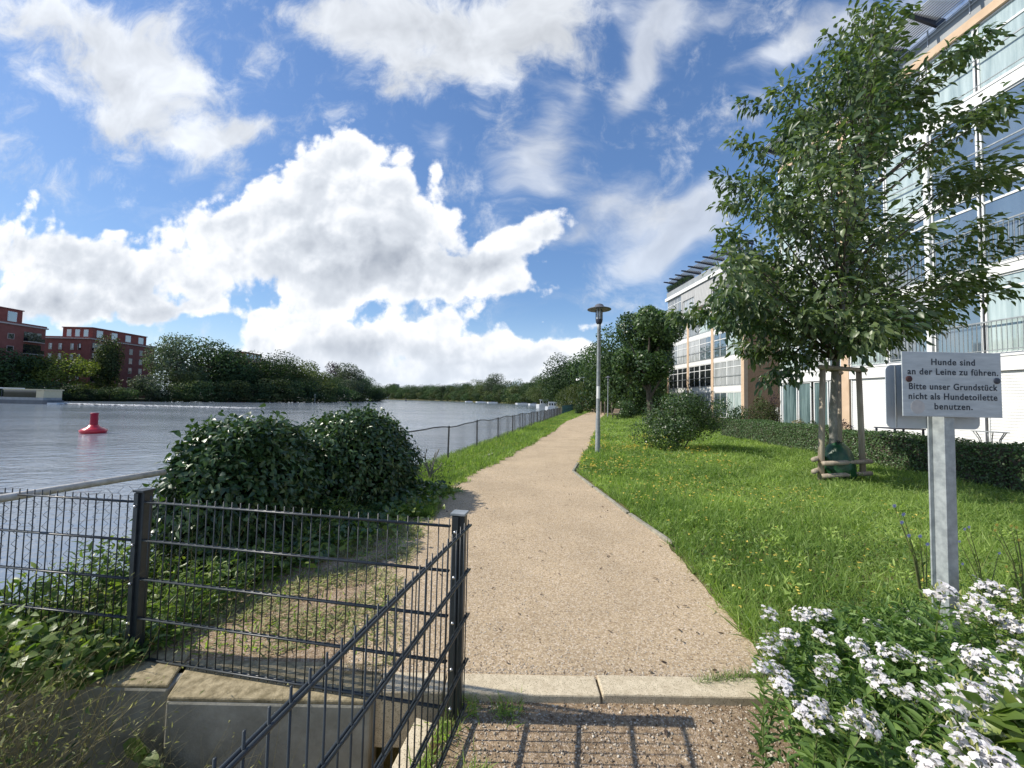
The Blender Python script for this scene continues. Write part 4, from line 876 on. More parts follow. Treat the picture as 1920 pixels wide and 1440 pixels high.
link('foliage', scatter(DIAMOND, P, np.cross(nrm, rdir(r, n)), nrm, .045*(.7+.7*r.random(n)), .03, np.clip(.4+.28*r.normal(size=n), 0, 1), 'foliage'), M['leaf_hedge'], hd)
mb = MB()
for k in range(len(hp_)-1):
    a, b = np.array(hp_[k]), np.array(hp_[k+1]); d = (b-a)/np.linalg.norm(b-a); mb.frame(a, d, (-d[1], d[0]), 0, np.linalg.norm(b-a), -.27, .27, 0, .74)
mb.build('branches_or_core', M['barkdark'], hd)

# ------------------------------------------------------------------ the young tree on the lawn
TY = 7.6; base = atd(1563, 890, TY); base[2] = 0
yt = thing('young_tree', 'young broad crowned tree with drooping dark leaves tied between wooden stakes', 'tree', base)
trk = np.array([[base[0], TY, -.2], [base[0]+.01, TY, 1.2], [*atd(1566, 690, TY)], [*atd(1580, 560, TY)], [*atd(1598, 400, TY)], [*atd(1612, 240, TY)], [*atd(1630, 110, TY)], [*atd(1642, 14, TY)]])
trr = [.075, .068, .06, .052, .04, .028, .017, .006]
mb = MB(); mb.tube(trk, trr, 10); 
r = np.random.default_rng(19)
def on_trunk(z): return np.array([np.interp(z, trk[:, 2], trk[:, k]) for k in (0, 1)]+[z])
tips = [(1258,592),(1290,588),(1312,572),(1345,606),(1440,716),(1385,648),(1410,668),(1350,432),(1342,330),(1346,380),(1383,196),(1372,262),(1400,330),(1378,478),(1365,545),(1400,600),
 (1455,165),(1470,230),(1490,145),(1465,262),(1450,360),(1480,300),(1430,400),(1440,480),(1420,530),(1545,75),(1590,25),(1640,6),(1694,12),(1665,55),(1535,150),(1560,185),(1620,125),(1660,140),(1575,110),(1610,60),
 (1868,62),(1800,105),(1838,82),(1750,150),(1890,178),(1850,215),(1780,205),(1720,180),(1912,318),(1880,290),(1840,335),(1790,325),(1905,195),(1760,270),(1912,450),(1866,418),(1896,540),(1850,522),(1800,560),(1775,604),(1740,640),(1700,648),(1660,640),
 (1640,655),(1600,655),(1560,645),(1520,625),(1480,606),(1500,560),(1470,670),(1540,700),(1820,470),(1740,440),(1760,520),(1690,600)]
P3 = []
for px, py in tips:
    if 1480 < px < 1770 and py > 580: py -= 58
    P3.append((px, py, (r.random()*2-1)*1.1))
poly = [(1270,600),(1350,480),(1345,330),(1390,230),(1440,300),(1460,190),(1530,100),(1600,40),(1690,40),(1700,160),(1800,120),(1850,190),(1800,320),(1880,310),(1860,420),(1890,520),(1760,620),(1600,650),(1480,640),(1380,620)]
def inside(x, y):
    c = False; j = len(poly)-1
    for i in range(len(poly)):
        if (poly[i][1] > y) != (poly[j][1] > y) and x < (poly[j][0]-poly[i][0])*(y-poly[i][1])/(poly[j][1]-poly[i][1])+poly[i][0]: c = not c
        j = i
    return c
while len(P3) < len(tips)+125:
    x, y = 1260+650*r.random(), 30+630*r.random()
    if inside(x, y) and not (x > 1700 and y < 560 and r.random() < .88) and not (x < 1450 and (y < 330 or r.random() < .4)): P3.append((x, y, (r.random()*2-1)*2.3))
LP, LY, LN, LT = [], [], [], []
for it, (px, py, dy) in enumerate(P3):
    tip = atd(px, py, TY+dy); hz = math.hypot(tip[0]-base[0], dy); z0 = min(max(tip[2]-.55*hz-.25, 2.35), 8.6); s0 = on_trunk(z0)
    mid = s0*.45+tip*.55+np.array([0, 0, .22*hz*.6]); rb = .005+.0045*hz
    ts = np.linspace(0, 1, 7); C = ((1-ts)**2)[:, None]*s0+(2*ts*(1-ts))[:, None]*mid+(ts**2)[:, None]*tip
    mb.mi = 1; mb.tube(C, list(np.linspace(rb, .002, 7)), 4, cap=False)
    nl = int((56+20*hz)*(1.8 if it < len(tips) and px < 1480 else .85 if px > 1700 else 1.0)); q = np.sqrt((.42 if px > 1700 and py < 580 else .12)+(.58 if px > 1700 and py < 580 else .88)*r.random(nl)); Cq = ((1-q)**2)[:, None]*s0+(2*q*(1-q))[:, None]*mid+(q**2)[:, None]*tip
    d = unit(2*(1-q)[:, None]*(mid-s0)+2*q[:, None]*(tip-mid)); sp_ = (.14 if px < 1430 else .19)*(1.15-q*.62)
    jit = r.normal(size=(nl, 3))*sp_[:, None]; LP.append(Cq+jit)
    Y = d*.55+unit(jit)*.55+np.array([.30, 0, -.60])+.3*r.normal(size=(nl, 3)); LY.append(Y)
    LN.append(np.array([0, 0, 1.])+d*.3+.55*r.normal(size=(nl, 3))); LT.append(np.clip(.38+.22*r.normal()+.2*r.normal(size=nl), 0, 1))
P, Y, Nn, T_ = map(np.concatenate, (LP, LY, LN, LT)); n = len(P)
link('crown', scatter(LEAF7, P-base, Y, Nn, .165*(.55+.75*r.random(n)), .074*(.65+.6*r.random(n)), T_, 'crown'), M['leaf_tree'], yt)
mb.build('trunk', [M['bark'], M['barkdark']], yt, smooth=True)
# stakes
fr = thing('tree_stake_frame', 'weathered round timber stakes with crossbars around the young tree trunk', 'tree stakes', (base[0], base[1], 0))
SA, SB, SC = atd(1538, 900, 7.25), atd(1619, 893, 7.62), atd(1574, 880, 8.3)
for q, lean_ in ((SA, .10), (SB, -.03), (SC, .04)): MB().tube([(q[0], q[1], -.3), (q[0]+lean_, q[1]+.03, 2.13)], [.052, .047], 12).build('stake', M['stake'], fr, smooth=True)
def bar(p, q, z, ov=.1, zz=None):
    p, q = np.array(p[:2]), np.array(q[:2]); d = (q-p)/np.linalg.norm(q-p); p = p-d*ov; q = q+d*ov
    MB().tube([(p[0], p[1], z), (q[0], q[1], z+.0)], .044, 10).build('crossbar', M['stake'], fr, smooth=True)
of = np.array([.02, -.095])
for z in (.13, .36): bar(SA[:2]+of, SB[:2]+of, z, .06)
for z in (.20, .42): bar(SA[:2]+np.array([-.095, 0]), SC[:2]+np.array([-.095, 0]), z, .1)
bar(SA[:2]+np.array([.10, -.0]), SB[:2], 2.15, .12); bar(SA[:2]+np.array([.10, .03]), SC[:2]+np.array([.05, 0]), 2.151, .08)
# watering bag
prof = [(.0, .02), (.26, .03), (.29, .12), (.275, .30), (.24, .48), (.17, .62), (.11, .70), (.085, .72)]
bg_ = MB(); nk = 28
for i_, (rd, z) in enumerate(prof):
    for k in range(nk):
        a = 6.283*k/nk; w = rd*(1+.05*math.sin(a*5+z*9)+.03*math.sin(a*11+z*23)); bg_.v.append((base[0]+.06+w*math.cos(a), base[1]-.02+w*math.sin(a), z))
for i_ in range(len(prof)-1):
    for k in range(nk): bg_.f.append((i_*nk+k, i_*nk+(k+1) % nk, (i_+1)*nk+(k+1) % nk, (i_+1)*nk+k)); bg_.m.append(0)
wb = thing('watering_bag', 'dark green plastic watering bag wrapped round the foot of the young tree', 'watering bag', (base[0], base[1], 0))
bg_.build('bag_body', M['bag'], wb, smooth=True)
MB().tube([(base[0]-.01, base[1]-.12, .66), (base[0]-.03, base[1]-.13, .76), (base[0]+.02, base[1]-.12, .75), (base[0]+.03, base[1]-.11, .66)], .012, 6).build('handle', M['ink'], wb)

# ------------------------------------------------------------------ ivy grown over the river fence
iv = thing('ivy_mound', 'dense dark ivy in two rounded humps smothering the river fence', 'ivy', (-2.2, 4.8, 0))
r = np.random.default_rng(61)
lob = [(atd(450, 800, 3.55), .52, .50), (atd(505, 812, 3.85), .40, .50), (atd(415, 815, 3.35), .42, .46), (atd(385, 850, 3.2), .30, .40), (atd(655, 781, 5.0), .62, .62), (atd(700, 796, 5.45), .56, .60), (atd(600, 824, 4.55), .42, .52), (atd(722, 838, 5.65), .34, .46)]
Ps, Ns, Ts = [], [], []
mbc = MB()
for (top_, rx, ry) in lob:
    hz = top_[2]; cz = hz-.62*min(1, hz/1.0); n = int(10500*rx)
    q = rdir(r, n); q[:, 2] = np.where(q[:, 2] < -.55, -q[:, 2], q[:, 2]); sc = np.array([rx, ry, hz-cz])
    bump_ = 1+.06*(r.random(n) < .12)*r.random(n)*3+.07*np.sin(q[:, 0]*7+top_[0]*3)+.07*np.sin(q[:, 2]*9)+.06*r.normal(size=n)
    pp = q*sc*bump_[:, None]+np.array([top_[0], top_[1]+.1, cz]); low = pp[:, 2] < .5
    Ps.append(pp); Ns.append(q); Ts.append(np.clip(.35+.28*r.normal(size=n), 0, 1))
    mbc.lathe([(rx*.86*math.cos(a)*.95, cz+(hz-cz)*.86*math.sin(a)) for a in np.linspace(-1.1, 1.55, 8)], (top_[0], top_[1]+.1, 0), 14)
P, Nn, T_ = map(np.concatenate, (Ps, Ns, Ts)); k = P[:, 2] > -.05; P, Nn, T_ = P[k], Nn[k], T_[k]; n = len(P)
Y = np.array([.25, 0, -.85])+.55*Nn+.75*r.normal(size=(n, 3)); Nr = unit(Nn+np.array([0, 0, .5])+.7*r.normal(size=(n, 3)))
link('foliage', scatter(IVY, P-np.array([-2.2, 4.8, 0]), Y, Nr, .060*(.6+.8*r.random(n)), .036*(.6+.6*r.random(n)), T_, 'foliage'), M['leaf_ivy'], iv)
mbc.build('branches_or_core', mat('ivy_shade_core', (.006,.012,.005), rough=1, spec=.05), iv)  # solid near-black core lumps; shade inside the ivy is put into their colour

# ================================================================== GRASS AND GROUND COVER
def cnoise(x, y, s, seed):
    return (np.sin(x*s+seed)+np.sin(y*s*1.3+seed*2.1)+np.sin((x+y)*s*.73+seed*.7)+np.sin((x-y)*s*1.9+seed*1.7))/4
def hedge_x(y): a = np.array(hp_); return np.interp(y, a[:, 1], a[:, 0])
def blades(name, P, hgt, wid, m, seed, lean=.5, tint=None, tpl=BLADE):
    r = np.random.default_rng(seed); n = len(P)
    Y = np.stack([lean*r.normal(size=n), lean*r.normal(size=n), np.ones(n)], 1)
    t = np.clip((.5+.25*r.normal(size=n)) if tint is None else tint+.2*r.normal(size=n), 0, 1)
    o = link(name, scatter(tpl, P, Y, rdir(r, n), hgt, wid, t, name), m); o['kind'] = 'stuff'; return o
r = np.random.default_rng(9)
def lawn_pts(n, y0, y1, pw):
    y = y0+(y1-y0)*r.random(n)**pw; x0 = pr_(y)+np.where((y > 3.9) & (y < 8.7), .045, -.02)+wob(y+7, 3.0, .05)*np.where((y > 3.9) & (y < 8.7), .5, 1); x1 = np.where(y < 17, hedge_x(y), np.where(y < 60, x0+9, x0+6)); x = x0+(x1-x0)*r.random(n); return x, y
xs, ys_ = [], []
for n, y0, y1, pw in ((95000, 1.95, 6, 1.0), (80000, 6, 12, 1.1), (60000, 12, 34, 1.4), (16000, 34, 70, 1.2)):
    x, y = lawn_pts(n, y0, y1, pw); xs.append(x); ys_.append(y)
x, y = np.concatenate(xs), np.concatenate(ys_); ok = ~((np.hypot(x-base[0], y-TY) < .25)); x, y = x[ok], y[ok]; n = len(x)
tall = np.clip(.5+.7*cnoise(x, y, 2.1, 3)+.6*cnoise(x, y, 6.3, 1), .12, 1.6); edge = np.exp(-((x-pr_(y))/.25)**2)*np.where(y < 3.8, 1.0, .3)
h = (.05+.085*tall*(.4+r.random(n))+.06*edge+.10*(r.random(n) < .03))*np.where(y > 8, 1.0, 1.0); w_ = .0068*np.clip(y/3.4, 1, 6)*(.5+.9*r.random(n))
blades('lawn_grass', np.stack([x, y, np.zeros(n)], 1), h, w_, M['grass'], 21, .75, np.clip(.42+.35*cnoise(x, y, 1.3, 8)+.2*cnoise(x, y, 4.1, 2), .05, .95))
hx, hy = lawn_pts(520, 2.1, 10, 1.3); kk = r.random(len(hx)) < np.clip(.35+cnoise(hx, hy, 1.5, 3), .1, 1); hx, hy = hx[kk], hy[kk]; m_ = 34; cx_, cy_ = np.repeat(hx, m_), np.repeat(hy, m_); n = len(cx_); hh_ = np.repeat(.06+.10*r.random(len(hx)), m_); P = np.stack([cx_+.05*r.normal(size=n), cy_+.05*r.normal(size=n), hh_*r.random(n)**.6], 1)
o = link('lawn_herbs', scatter(LEAF7, P, np.stack([r.normal(size=n), r.normal(size=n), .7+.4*r.random(n)], 1), rdir(r, n)+np.array([0, 0, .6]), .055*(.5+.8*r.random(n)), .016*(.6+.8*r.random(n)), np.clip(np.repeat(r.random(len(hx)), m_)*.7+.2*r.normal(size=n)+.15, 0, 1), 'lawn_herbs'), M['grass']); o['kind'] = 'stuff'
# broad leaved herbs in the lawn
n = 16000; x, y = lawn_pts(n, 2.0, 11, 1.3); P = np.stack([x, y, .02+.09*r.random(n)], 1); k = cnoise(x, y, 2.3, 5) > -.15; P = P[k]; n = len(P)
o = link('lawn_clover', scatter(LEAF7, P, np.stack([r.normal(size=n), r.normal(size=n), .35+.3*r.random(n)], 1), np.array([0, 0, 1.])+.45*r.normal(size=(n, 3)), .035*(.6+.8*r.random(n))*np.clip(P[:, 1]/5, 1, 1.6), .02, np.clip(.4+.25*r.normal(size=n), 0, 1), 'lawn_clover'), M['grass_dark']); o['kind'] = 'stuff'
# little yellow flowers and seed heads
def flower_dots(name, x, y, z, size, m, seed):
    r_ = np.random.default_rng(seed); n = len(x); P = np.repeat(np.stack([x, y, z], 1), 5, 0); an = np.tile(np.arange(5)*1.2566, n)+np.repeat(r_.random(n)*6, 5)
    Y = np.stack([np.cos(an), np.sin(an), np.full(5*n, .25)], 1)+np.repeat(.5*r_.normal(size=(n, 3)), 5, 0)
    o = link(name, scatter(DIAMOND, P, Y, np.tile((0, 0, 1.), (5*n, 1))+.1, np.repeat(size, 5), np.repeat(size, 5)*.75, r_.random(5*n), name), m); o['kind'] = 'stuff'; return o
x, y = lawn_pts(4200, 2.3, 15, 1.1); k = (cnoise(x, y, 1.7, 4) > .12) | (r.random(len(x)) < .12); k &= x-pr_(y) < 3.4; x, y = x[k], y[k]
flower_dots('lawn_yellow_flowers', x, y, .12+.11*r.random(len(x)), .017*np.clip(y/4, 1, 2.4)*(.6+.6*r.random(len(x))), M['yellow'], 31)
x, y = lawn_pts(700, 8, 26, 1.1); k = x-pr_(y) < 5; flower_dots('lawn_white_flowers', x[k], y[k], .10+.06*r.random(k.sum()), .010*np.clip(y[k]/9, 1, 2), M['petal'], 32)
# verge between path and river fence
n = 60000; y = 4.6+58*r.random(n)**2.0; x0 = np.where(y < 40, fx(y)-.3, fx(y)-.25); x1 = pl_(y)+.05+wob(y+3, 2.0, .09); x = x0+(x1-x0)*r.random(n)**.9
h = (.05+.10*r.random(n)+.09*np.clip(cnoise(x, y, 1.4, 6), 0, 1)+.10*np.exp(-((x-fx(y))/.3)**2))*np.where(y > 8, .9, .75)
blades('verge_grass', np.stack([x, y, np.zeros(n)], 1), h, .005*np.clip(y/3, 1, 7)*(.7+.6*r.random(n)), M['grass'], 22, .55, np.clip(.38+.3*cnoise(x, y, 1.1, 2), .05, .9))
x, y = x[:2500], y[:2500]; k = cnoise(x, y, 2.2, 3) > .2; flower_dots('verge_flowers', x[k], y[k], .08+.08*r.random(k.sum()), .008*np.clip(y[k]/6, 1, 3), M['yellow'], 33)
xs_, ys2 = lawn_pts(2600, 2.2, 12, 1.2); k = cnoise(xs_, ys2, 1.6, 7) > 0; stx = np.stack([xs_[k], ys2[k], 0*xs_[k]], 1)
# sparse grass on the sandy ground behind the black fence
n = 11000; y = 2.1+3.0*r.random(n); x = fx(y)+.2+(pl_(y)+.15-fx(y)-.2)*r.random(n); dens = np.clip(1.15-(x-fx(y))/2.4, .06, 1)*np.clip(.6+cnoise(x, y, 3.1, 2), .15, 1); k = r.random(n) < dens; x, y = x[k], y[k]; n = len(x)
blades('sparse_grass', np.stack([x, y, np.full(n, .003)], 1), .02+.05*r.random(n), .006+.005*r.random(n), M['grass'], 23, 1.6)
n = 9000; y = 2.05+3.2*r.random(n); x = np.interp(y, [2, 3, 4, 5.4], [-2.1, -1.9, -1.7, -1.3])+np.interp(y, [2, 3, 4, 5.4], [1.55, 1.1, .85, .4])*r.random(n)**1.1; k = cnoise(x, y, 3.7, 4)+.5*cnoise(x, y, 9, 2) > -.12+.25*(x+1.3); x, y = x[k], y[k]; n = len(x)
o = link('grass_clippings', scatter(BLADE, np.stack([x, y, .006+.012*r.random(n)], 1), np.stack([r.normal(size=n), r.normal(size=n), .12*r.random(n)], 1), np.array([0, 0, 1.])+.4*r.normal(size=(n, 3)), .03+.05*r.random(n), .005+.006*r.random(n), np.clip(.55+.3*r.normal(size=n), 0, 1), 'grass_clippings'), M['clip']); o['kind'] = 'stuff'
gravel_pad = [(-2.1, 2.03), (-.78, 2.03), (-.95, 2.6), (-1.0, 3.4), (-1.06, 4.4), (-1.0, 5.4), (-1.35, 4.9), (-1.7, 4.0), (-1.85, 3.0)]
o = MB().add([(x_, y_, .0025) for x_, y_ in gravel_pad], [tuple(range(len(gravel_pad)))]).build('sandy_ground', M['gravel_dark']); o['kind'] = 'structure'
pebbles('sandy_grit', 7000, lambda r_, n: (lambda y: np.stack([np.interp(y, [2, 3, 4, 5.4], [-2.0, -1.8, -1.65, -1.2])+r_.random(n)*np.interp(y, [2, 3, 4, 5.4], [1.3, .85, .65, .3]), y, np.full(n, .003)], 1))(2.05+3.2*r_.random(n)), 0, .0018, .006, M['pebble'], 3)
# wide leaved growth along the foot of the fence and the ivy
def herb(name, n, fn, lmin, lmax, m, seed, asp=.5, tpl=LEAF7, up=.4):
    r_ = np.random.default_rng(seed); P = fn(r_, n); n = len(P)
    o = link(name, scatter(tpl, P, np.stack([r_.normal(size=n), r_.normal(size=n), up+.5*r_.normal(size=n)], 1), np.array([0, -.2, 1.])+.6*r_.normal(size=(n, 3)), lmin+(lmax-lmin)*r_.random(n), (lmin+(lmax-lmin)*r_.random(n))*asp, np.clip(.45+.28*r_.normal(size=n), 0, 1), name), m); o['kind'] = 'stuff'; return o
def f_bank(r_, n):
    y = 2.0+2.4*r_.random(n)**1.2; x = fx(y)-.25+1.15*r_.random(n)**1.2*np.interp(y, [2, 3, 4.4], [1.0, .9, .8]); z = (.02+r_.random(n)*(.20+.09*np.sin(x*6)+.06*np.sin(y*5)))*np.clip(1.2-(x-fx(y))/1.0, .1, 1); return np.stack([x, y, z], 1)
herb('corner_weeds', 7000, f_bank, .03, .085, M['grass_dark'], 51, .34)
herb('corner_weeds_light', 3200, lambda r_, n: f_bank(r_, n)+np.array([0, 0, .03]), .035, .085, M['vine'], 52, .35)
def f_creep(r_, n):
    t = r_.random(n); y = 2.9+3.1*t; x = np.interp(y, [2.9, 4, 5, 6], [-1.95, -1.55, -1.25, -1.05])+.17*r_.normal(size=n); return np.stack([x, y, .02+.10*r_.random(n)], 1)
herb('creeping_ivy', 1500, f_creep, .04, .085, M['vine'], 53, .8, IVY, .1)
herb('creeping_ivy_dark', 1800, lambda r_, n: f_creep(r_, n)+np.array([-.2, 0, .03]), .04, .08, M['leaf_ivy'], 54, .8, IVY, .1)
# tangle below the wall: dry stalks, weeds and bindweed
def stalks(name, n, fn, m, seed, lmin=.25, lmax=.6, rad=.0016, bend=.5):
    r_ = np.random.default_rng(seed); B = fn(r_, n); n = len(B); mb = []
    ln = lmin+(lmax-lmin)*r_.random(n); d = unit(np.stack([.55+.55*r_.normal(size=n), .25*r_.normal(size=n), .9+.3*r_.normal(size=n)], 1)); sd_ = r_.normal(size=(n, 3))*bend
    ts = np.linspace(0, 1, 6); C = B[:, None]+ts[None, :, None]*ln[:, None, None]*d[:, None]+(ts[None, :, None]**2)*ln[:, None, None]*sd_[:, None]*.5
    of = [np.array([-.9, .3, 0]), np.array([.5, .8, 0]), np.array([.4, -.9, .2])]; Vv = np.stack([C+o_*rad*(1.2-ts[None, :, None]) for o_ in of], 2)
    ix = (np.arange(n)[:, None]*6+np.arange(5)[None]).ravel()*3; Fc = np.concatenate([np.stack([ix+k, ix+(k+1) % 3, ix+3+(k+1) % 3, ix+3+k], 1) for k in range(3)])
    o = link(name, npmesh(name, Vv.reshape(-1, 3), [Fc], np.repeat(r_.random(n), 18)), m); o['kind'] = 'stuff'; return C
def f_pit(r_, n): 
    x = -2.9+1.95*r_.random(n)**1.3; y = .95+.80*r_.random(n); z = -.66+.60*r_.random(n)*np.clip((-1.25-x)/.55, .12, 1)+.30*(x < -1.6)*r_.random(n); return np.stack([x, y, z], 1)
stalks('lawn_seed_stems', len(stx), lambda r_, n: stx, M['dryleaf'], 68, .12, .28, .0014, .4)
C = stalks('dry_weeds', 2600, f_pit, M['dry'], 61, .22, .52, .0017)
q = C[:, 2:].reshape(-1, 3); r_ = np.random.default_rng(62); k = r_.random(len(q)) < .55; q = q[k]; q = q+.012*r_.normal(size=q.shape); n = len(q)
o = link('dry_weed_leaves', scatter(DIAMOND, q, rdir(r_, n)+np.array([.4, 0, .2]), rdir(r_, n), .024*(.5+r_.random(n)), .006*(.6+.8*r_.random(n)), r_.random(n), 'dry_weed_leaves'), M['dryleaf']); o['kind'] = 'stuff'
herb('pit_weeds', 3800, lambda r_, n: (lambda x_: np.stack([x_, 1.0+.82*r_.random(n), -.70+(.70*np.clip((-1.35-x_)/.5, .08, 1))*r_.random(n)**.7], 1))(-2.9+1.7*r_.random(n)**1.2), .02, .055, M['grass_dark'], 63, .3)
def f_vine(r_, n): x = -2.85+.95*r_.random(n)**1.1; return np.stack([x, 1.78+.25*r_.random(n), .05+.22*r_.random(n)*np.clip((-1.75-x)/.6, .10, 1)-.05*r_.random(n)], 1)
herb('bindweed', 480, f_vine, .03, .075, M['vine'], 64, .75, IVY, .05)
herb('bindweed_dark', 620, lambda r_, n: f_vine(r_, n)+np.array([-.06, .05, -.02]), .025, .06, M['grass_dark'], 65, .7, IVY, .05)
stalks('corner_stalks', 170, lambda r_, n: f_bank(r_, n)*np.array([1, 1, .2]), M['dry'], 66, .25, .55, .0018, .3)
tr_ = MB(); rn = random.Random(6); lp = []
for k in range(5):
    x0, z0 = -1.72+.02*k, -.10-.02*k; pts = [(x0+.05*j+.02*rn.random(), 1.80-.01*j, z0-.055*j*(.6+.3*k/5)+.02*rn.random()) for j in range(6)]; tr_.tube(pts, .002, 4); lp += pts[1:]
bv = thing('bindweed_tendril', 'light green bindweed tendrils hanging over the front of the concrete wall', 'vine', (-1.7, 1.8, -.1)); tr_.build('tendril', M['stem'], bv)
lp = np.array(lp); r_ = np.random.default_rng(67); lp = lp+np.array([0, -.02, 0]); n = len(lp)
link('foliage', scatter(IVY, lp-np.array([-1.7, 1.8, -.1]), np.stack([.6+.3*r_.normal(size=n), -.2*np.ones(n), -.5+.5*r_.normal(size=n)], 1), np.array([0, -1, .6])+.5*r_.normal(size=(n, 3)), .06+.05*r_.random(n), .05, r_.random(n), 'foliage'), M['vine'], bv)
# grass tufts at the foot of the end post
n = 900; c = np.array([(-.26, 1.70), (-.12, 1.50), (-.20, 1.34), (-.36, 1.35), (-.05, 1.38), (-.30, 1.55), (-.42, 1.15), (.02, 1.82), (-.18, 1.84)]); k = r.integers(0, len(c), n); p = c[k]+.035*r.normal(size=(n, 2))
blades('grass_tufts', np.stack([p[:, 0], p[:, 1], np.full(n, -.03)], 1), .03+.055*r.random(n), .0035+.002*r.random(n), M['grass'], 24, .8)
n = 500; x = .95+.5*r.random(n); p = np.stack([x, 1.98+.25*r.random(n)*(x-.9), np.full(n, .004)], 1); blades('kerb_grass', p, .02+.05*r.random(n), .003, M['grass_dark'], 25, .9)

# ================================================================== WHITE FLOWERING PLANTS
def soapwort_mesh(seed):
    """stem, leaves and flower head of one plant, height 1 unit = 0.6 m"""
    r_ = np.random.default_rng(seed); rn = random.Random(seed); h = .60
    sm = MB(); bend = np.array([.06*r_.normal(), .06*r_.normal()]); top_ = np.array([bend[0]*2, bend[1]*2, h])
    st_ = lambda t: np.array([bend[0]*2*t*t, bend[1]*2*t*t, h*t])
    sm.tube([st_(t) for t in np.linspace(0, 1, 6)], [.004, .0035, .003, .003, .0025, .002], 5)
    LPs, LYs = [], []
    for t in np.linspace(.12, .94, 10):
        a = rn.random()*6.28
        for s_ in (0, math.pi, 1.57*(t > .3), 4.71*(t > .3)):
            an = a+s_+.2*rn.random(); LPs.append(st_(t)); LYs.append((math.cos(an), math.sin(an), .55+.3*rn.random()))
    LPs, LYs = np.array(LPs), np.array(LYs)+.15*r_.normal(size=(len(LPs), 3)); n = len(LPs)
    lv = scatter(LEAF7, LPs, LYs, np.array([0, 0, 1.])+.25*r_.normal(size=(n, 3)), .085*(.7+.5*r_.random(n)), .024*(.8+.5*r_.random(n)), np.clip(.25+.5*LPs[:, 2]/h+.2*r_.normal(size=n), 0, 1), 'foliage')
    nf = int(26+12*r_.random()); cen = top_+np.clip(r_.normal(size=(nf, 3)), -1.5, 1.5)*np.array([.030, .030, .024])-np.array([0, 0, .004])
    P, Y, Nn = [], [], []
    for c in cen:
        nn_ = unit((c-top_)*12+np.array([.1, -.35, .75])+.4*r_.normal(size=3)); a_ = unit(np.cross(nn_, r_.normal(size=3))); b_ = np.cross(nn_, a_)
        for k in range(5): an = k*1.2566; P.append(c); Y.append(a_*math.cos(an)+b_*math.sin(an)+nn_*.08); Nn.append(nn_+.15*r_.normal(size=3))
    P, Y, Nn = map(np.array, (P, Y, Nn)); n = len(P)
    fl = scatter(LEAF7, P, Y, Nn, .0205*(.8+.3*r_.random(n)), .0155, r_.random(n), 'flower_head')
    nb = 24; cb = top_+np.clip(r_.normal(size=(nb, 3)), -1.4, 1.4)*np.array([.032, .032, .028])-np.array([0, 0, .03])
    P = np.concatenate([P, cb]); Y = np.concatenate([Y, (cb-top_)*8+np.array([0, 0, .8])]); Nn = np.concatenate([Nn, rdir(r_, nb)])
    isb = np.r_[np.zeros(n, bool), np.ones(nb, bool)]; m_ = n+nb
    fl = scatter(LEAF7, P, Y, Nn, np.where(isb, .026, .0165)*(.75+.4*r_.random(m_)), np.where(isb, .008, .0150), r_.random(m_), 'flower_head')
    fl.polygons.foreach_set('material_index', np.r_[np.repeat(isb, 2), np.repeat(isb, 2)].astype(np.int32))
    sme = bpy.data.meshes.new('stem'); sme.from_pydata(sm.v, [], sm.f)
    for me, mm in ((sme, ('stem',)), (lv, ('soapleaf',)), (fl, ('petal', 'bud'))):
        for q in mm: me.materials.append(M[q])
    return sme, lv, fl
SW = [soapwort_mesh(200+k) for k in range(8)]
# flower head centres seen in the photograph: px, py, depth
heads = [(1443,1150,2.0),(1500,1152,2.05),(1520,1150,2.1),(1545,1150,2.12),(1450,1200,1.8),(1440,1215,1.75),(1478,1190,1.85),(1540,1190,1.9),(1605,1205,1.9),(1635,1168,2.1),(1690,1145,2.2),(1712,1160,2.15),(1432,1250,1.6),(1460,1260,1.6),(1470,1285,1.52),(1555,1240,1.65),(1548,1265,1.6),(1608,1212,1.8),(1660,1220,1.75),(1690,1225,1.75),(1630,1245,1.6),(1655,1280,1.5),(1530,1320,1.4),(1510,1340,1.35),(1540,1345,1.36),(1615,1340,1.3),(1630,1365,1.25),(1600,1355,1.3),(1850,1100,2.0),(1885,1110,1.95),(1830,1125,1.9),(1815,1150,1.85),(1860,1150,1.8),(1875,1165,1.8),(1905,1170,1.75),(1768,1112,1.75),(1820,1230,1.5),(1835,1235,1.5),(1905,1215,1.55),(1820,1295,1.3),(1885,1300,1.3),(1845,1310,1.28),(1800,1340,1.2),(1870,1345,1.2),(1815,1400,1.05),(1845,1415,1.02),(1740,1430,1.05),(1870,1440,1.0),(1895,1265,1.4),(1758,1305,1.4),(1735,1240,1.65),(1700,1300,1.45)]
rs_ = random.Random(14); GS = 'white flowering plants around the sign post'
for k, (px, py, Y) in enumerate(heads):
    tp_ = atd(px, py, Y); h_ = max(.22, tp_[2]+.03); sme, lv, fl = SW[k % 8]; sc = h_/.60
    t_ = thing('soapwort_plant', 'white flowering garden plant in the clump at the foot of the sign post', 'flower', (0, 0, 0), GS)
    a = rs_.random()*6.28
    kk = min(1.25, max(.75, sc))
    tip = sme.vertices[-1].co if False else None
    # foot so that the head stands at the measured point
    ht = np.mean([v.co[:] for v in fl.vertices], 0); ca, sa = math.cos(a), math.sin(a)
    t_.location = (tp_[0]-(ht[0]*ca-ht[1]*sa)*kk, tp_[1]-(ht[0]*sa+ht[1]*ca)*kk, tp_[2]-ht[2]*sc)
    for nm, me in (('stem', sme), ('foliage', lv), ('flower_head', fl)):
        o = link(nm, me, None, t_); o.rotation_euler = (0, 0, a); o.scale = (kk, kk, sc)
        if nm == 'flower_head' and Y < 1.3: o.scale = (kk*1.0, kk*1.0, sc)
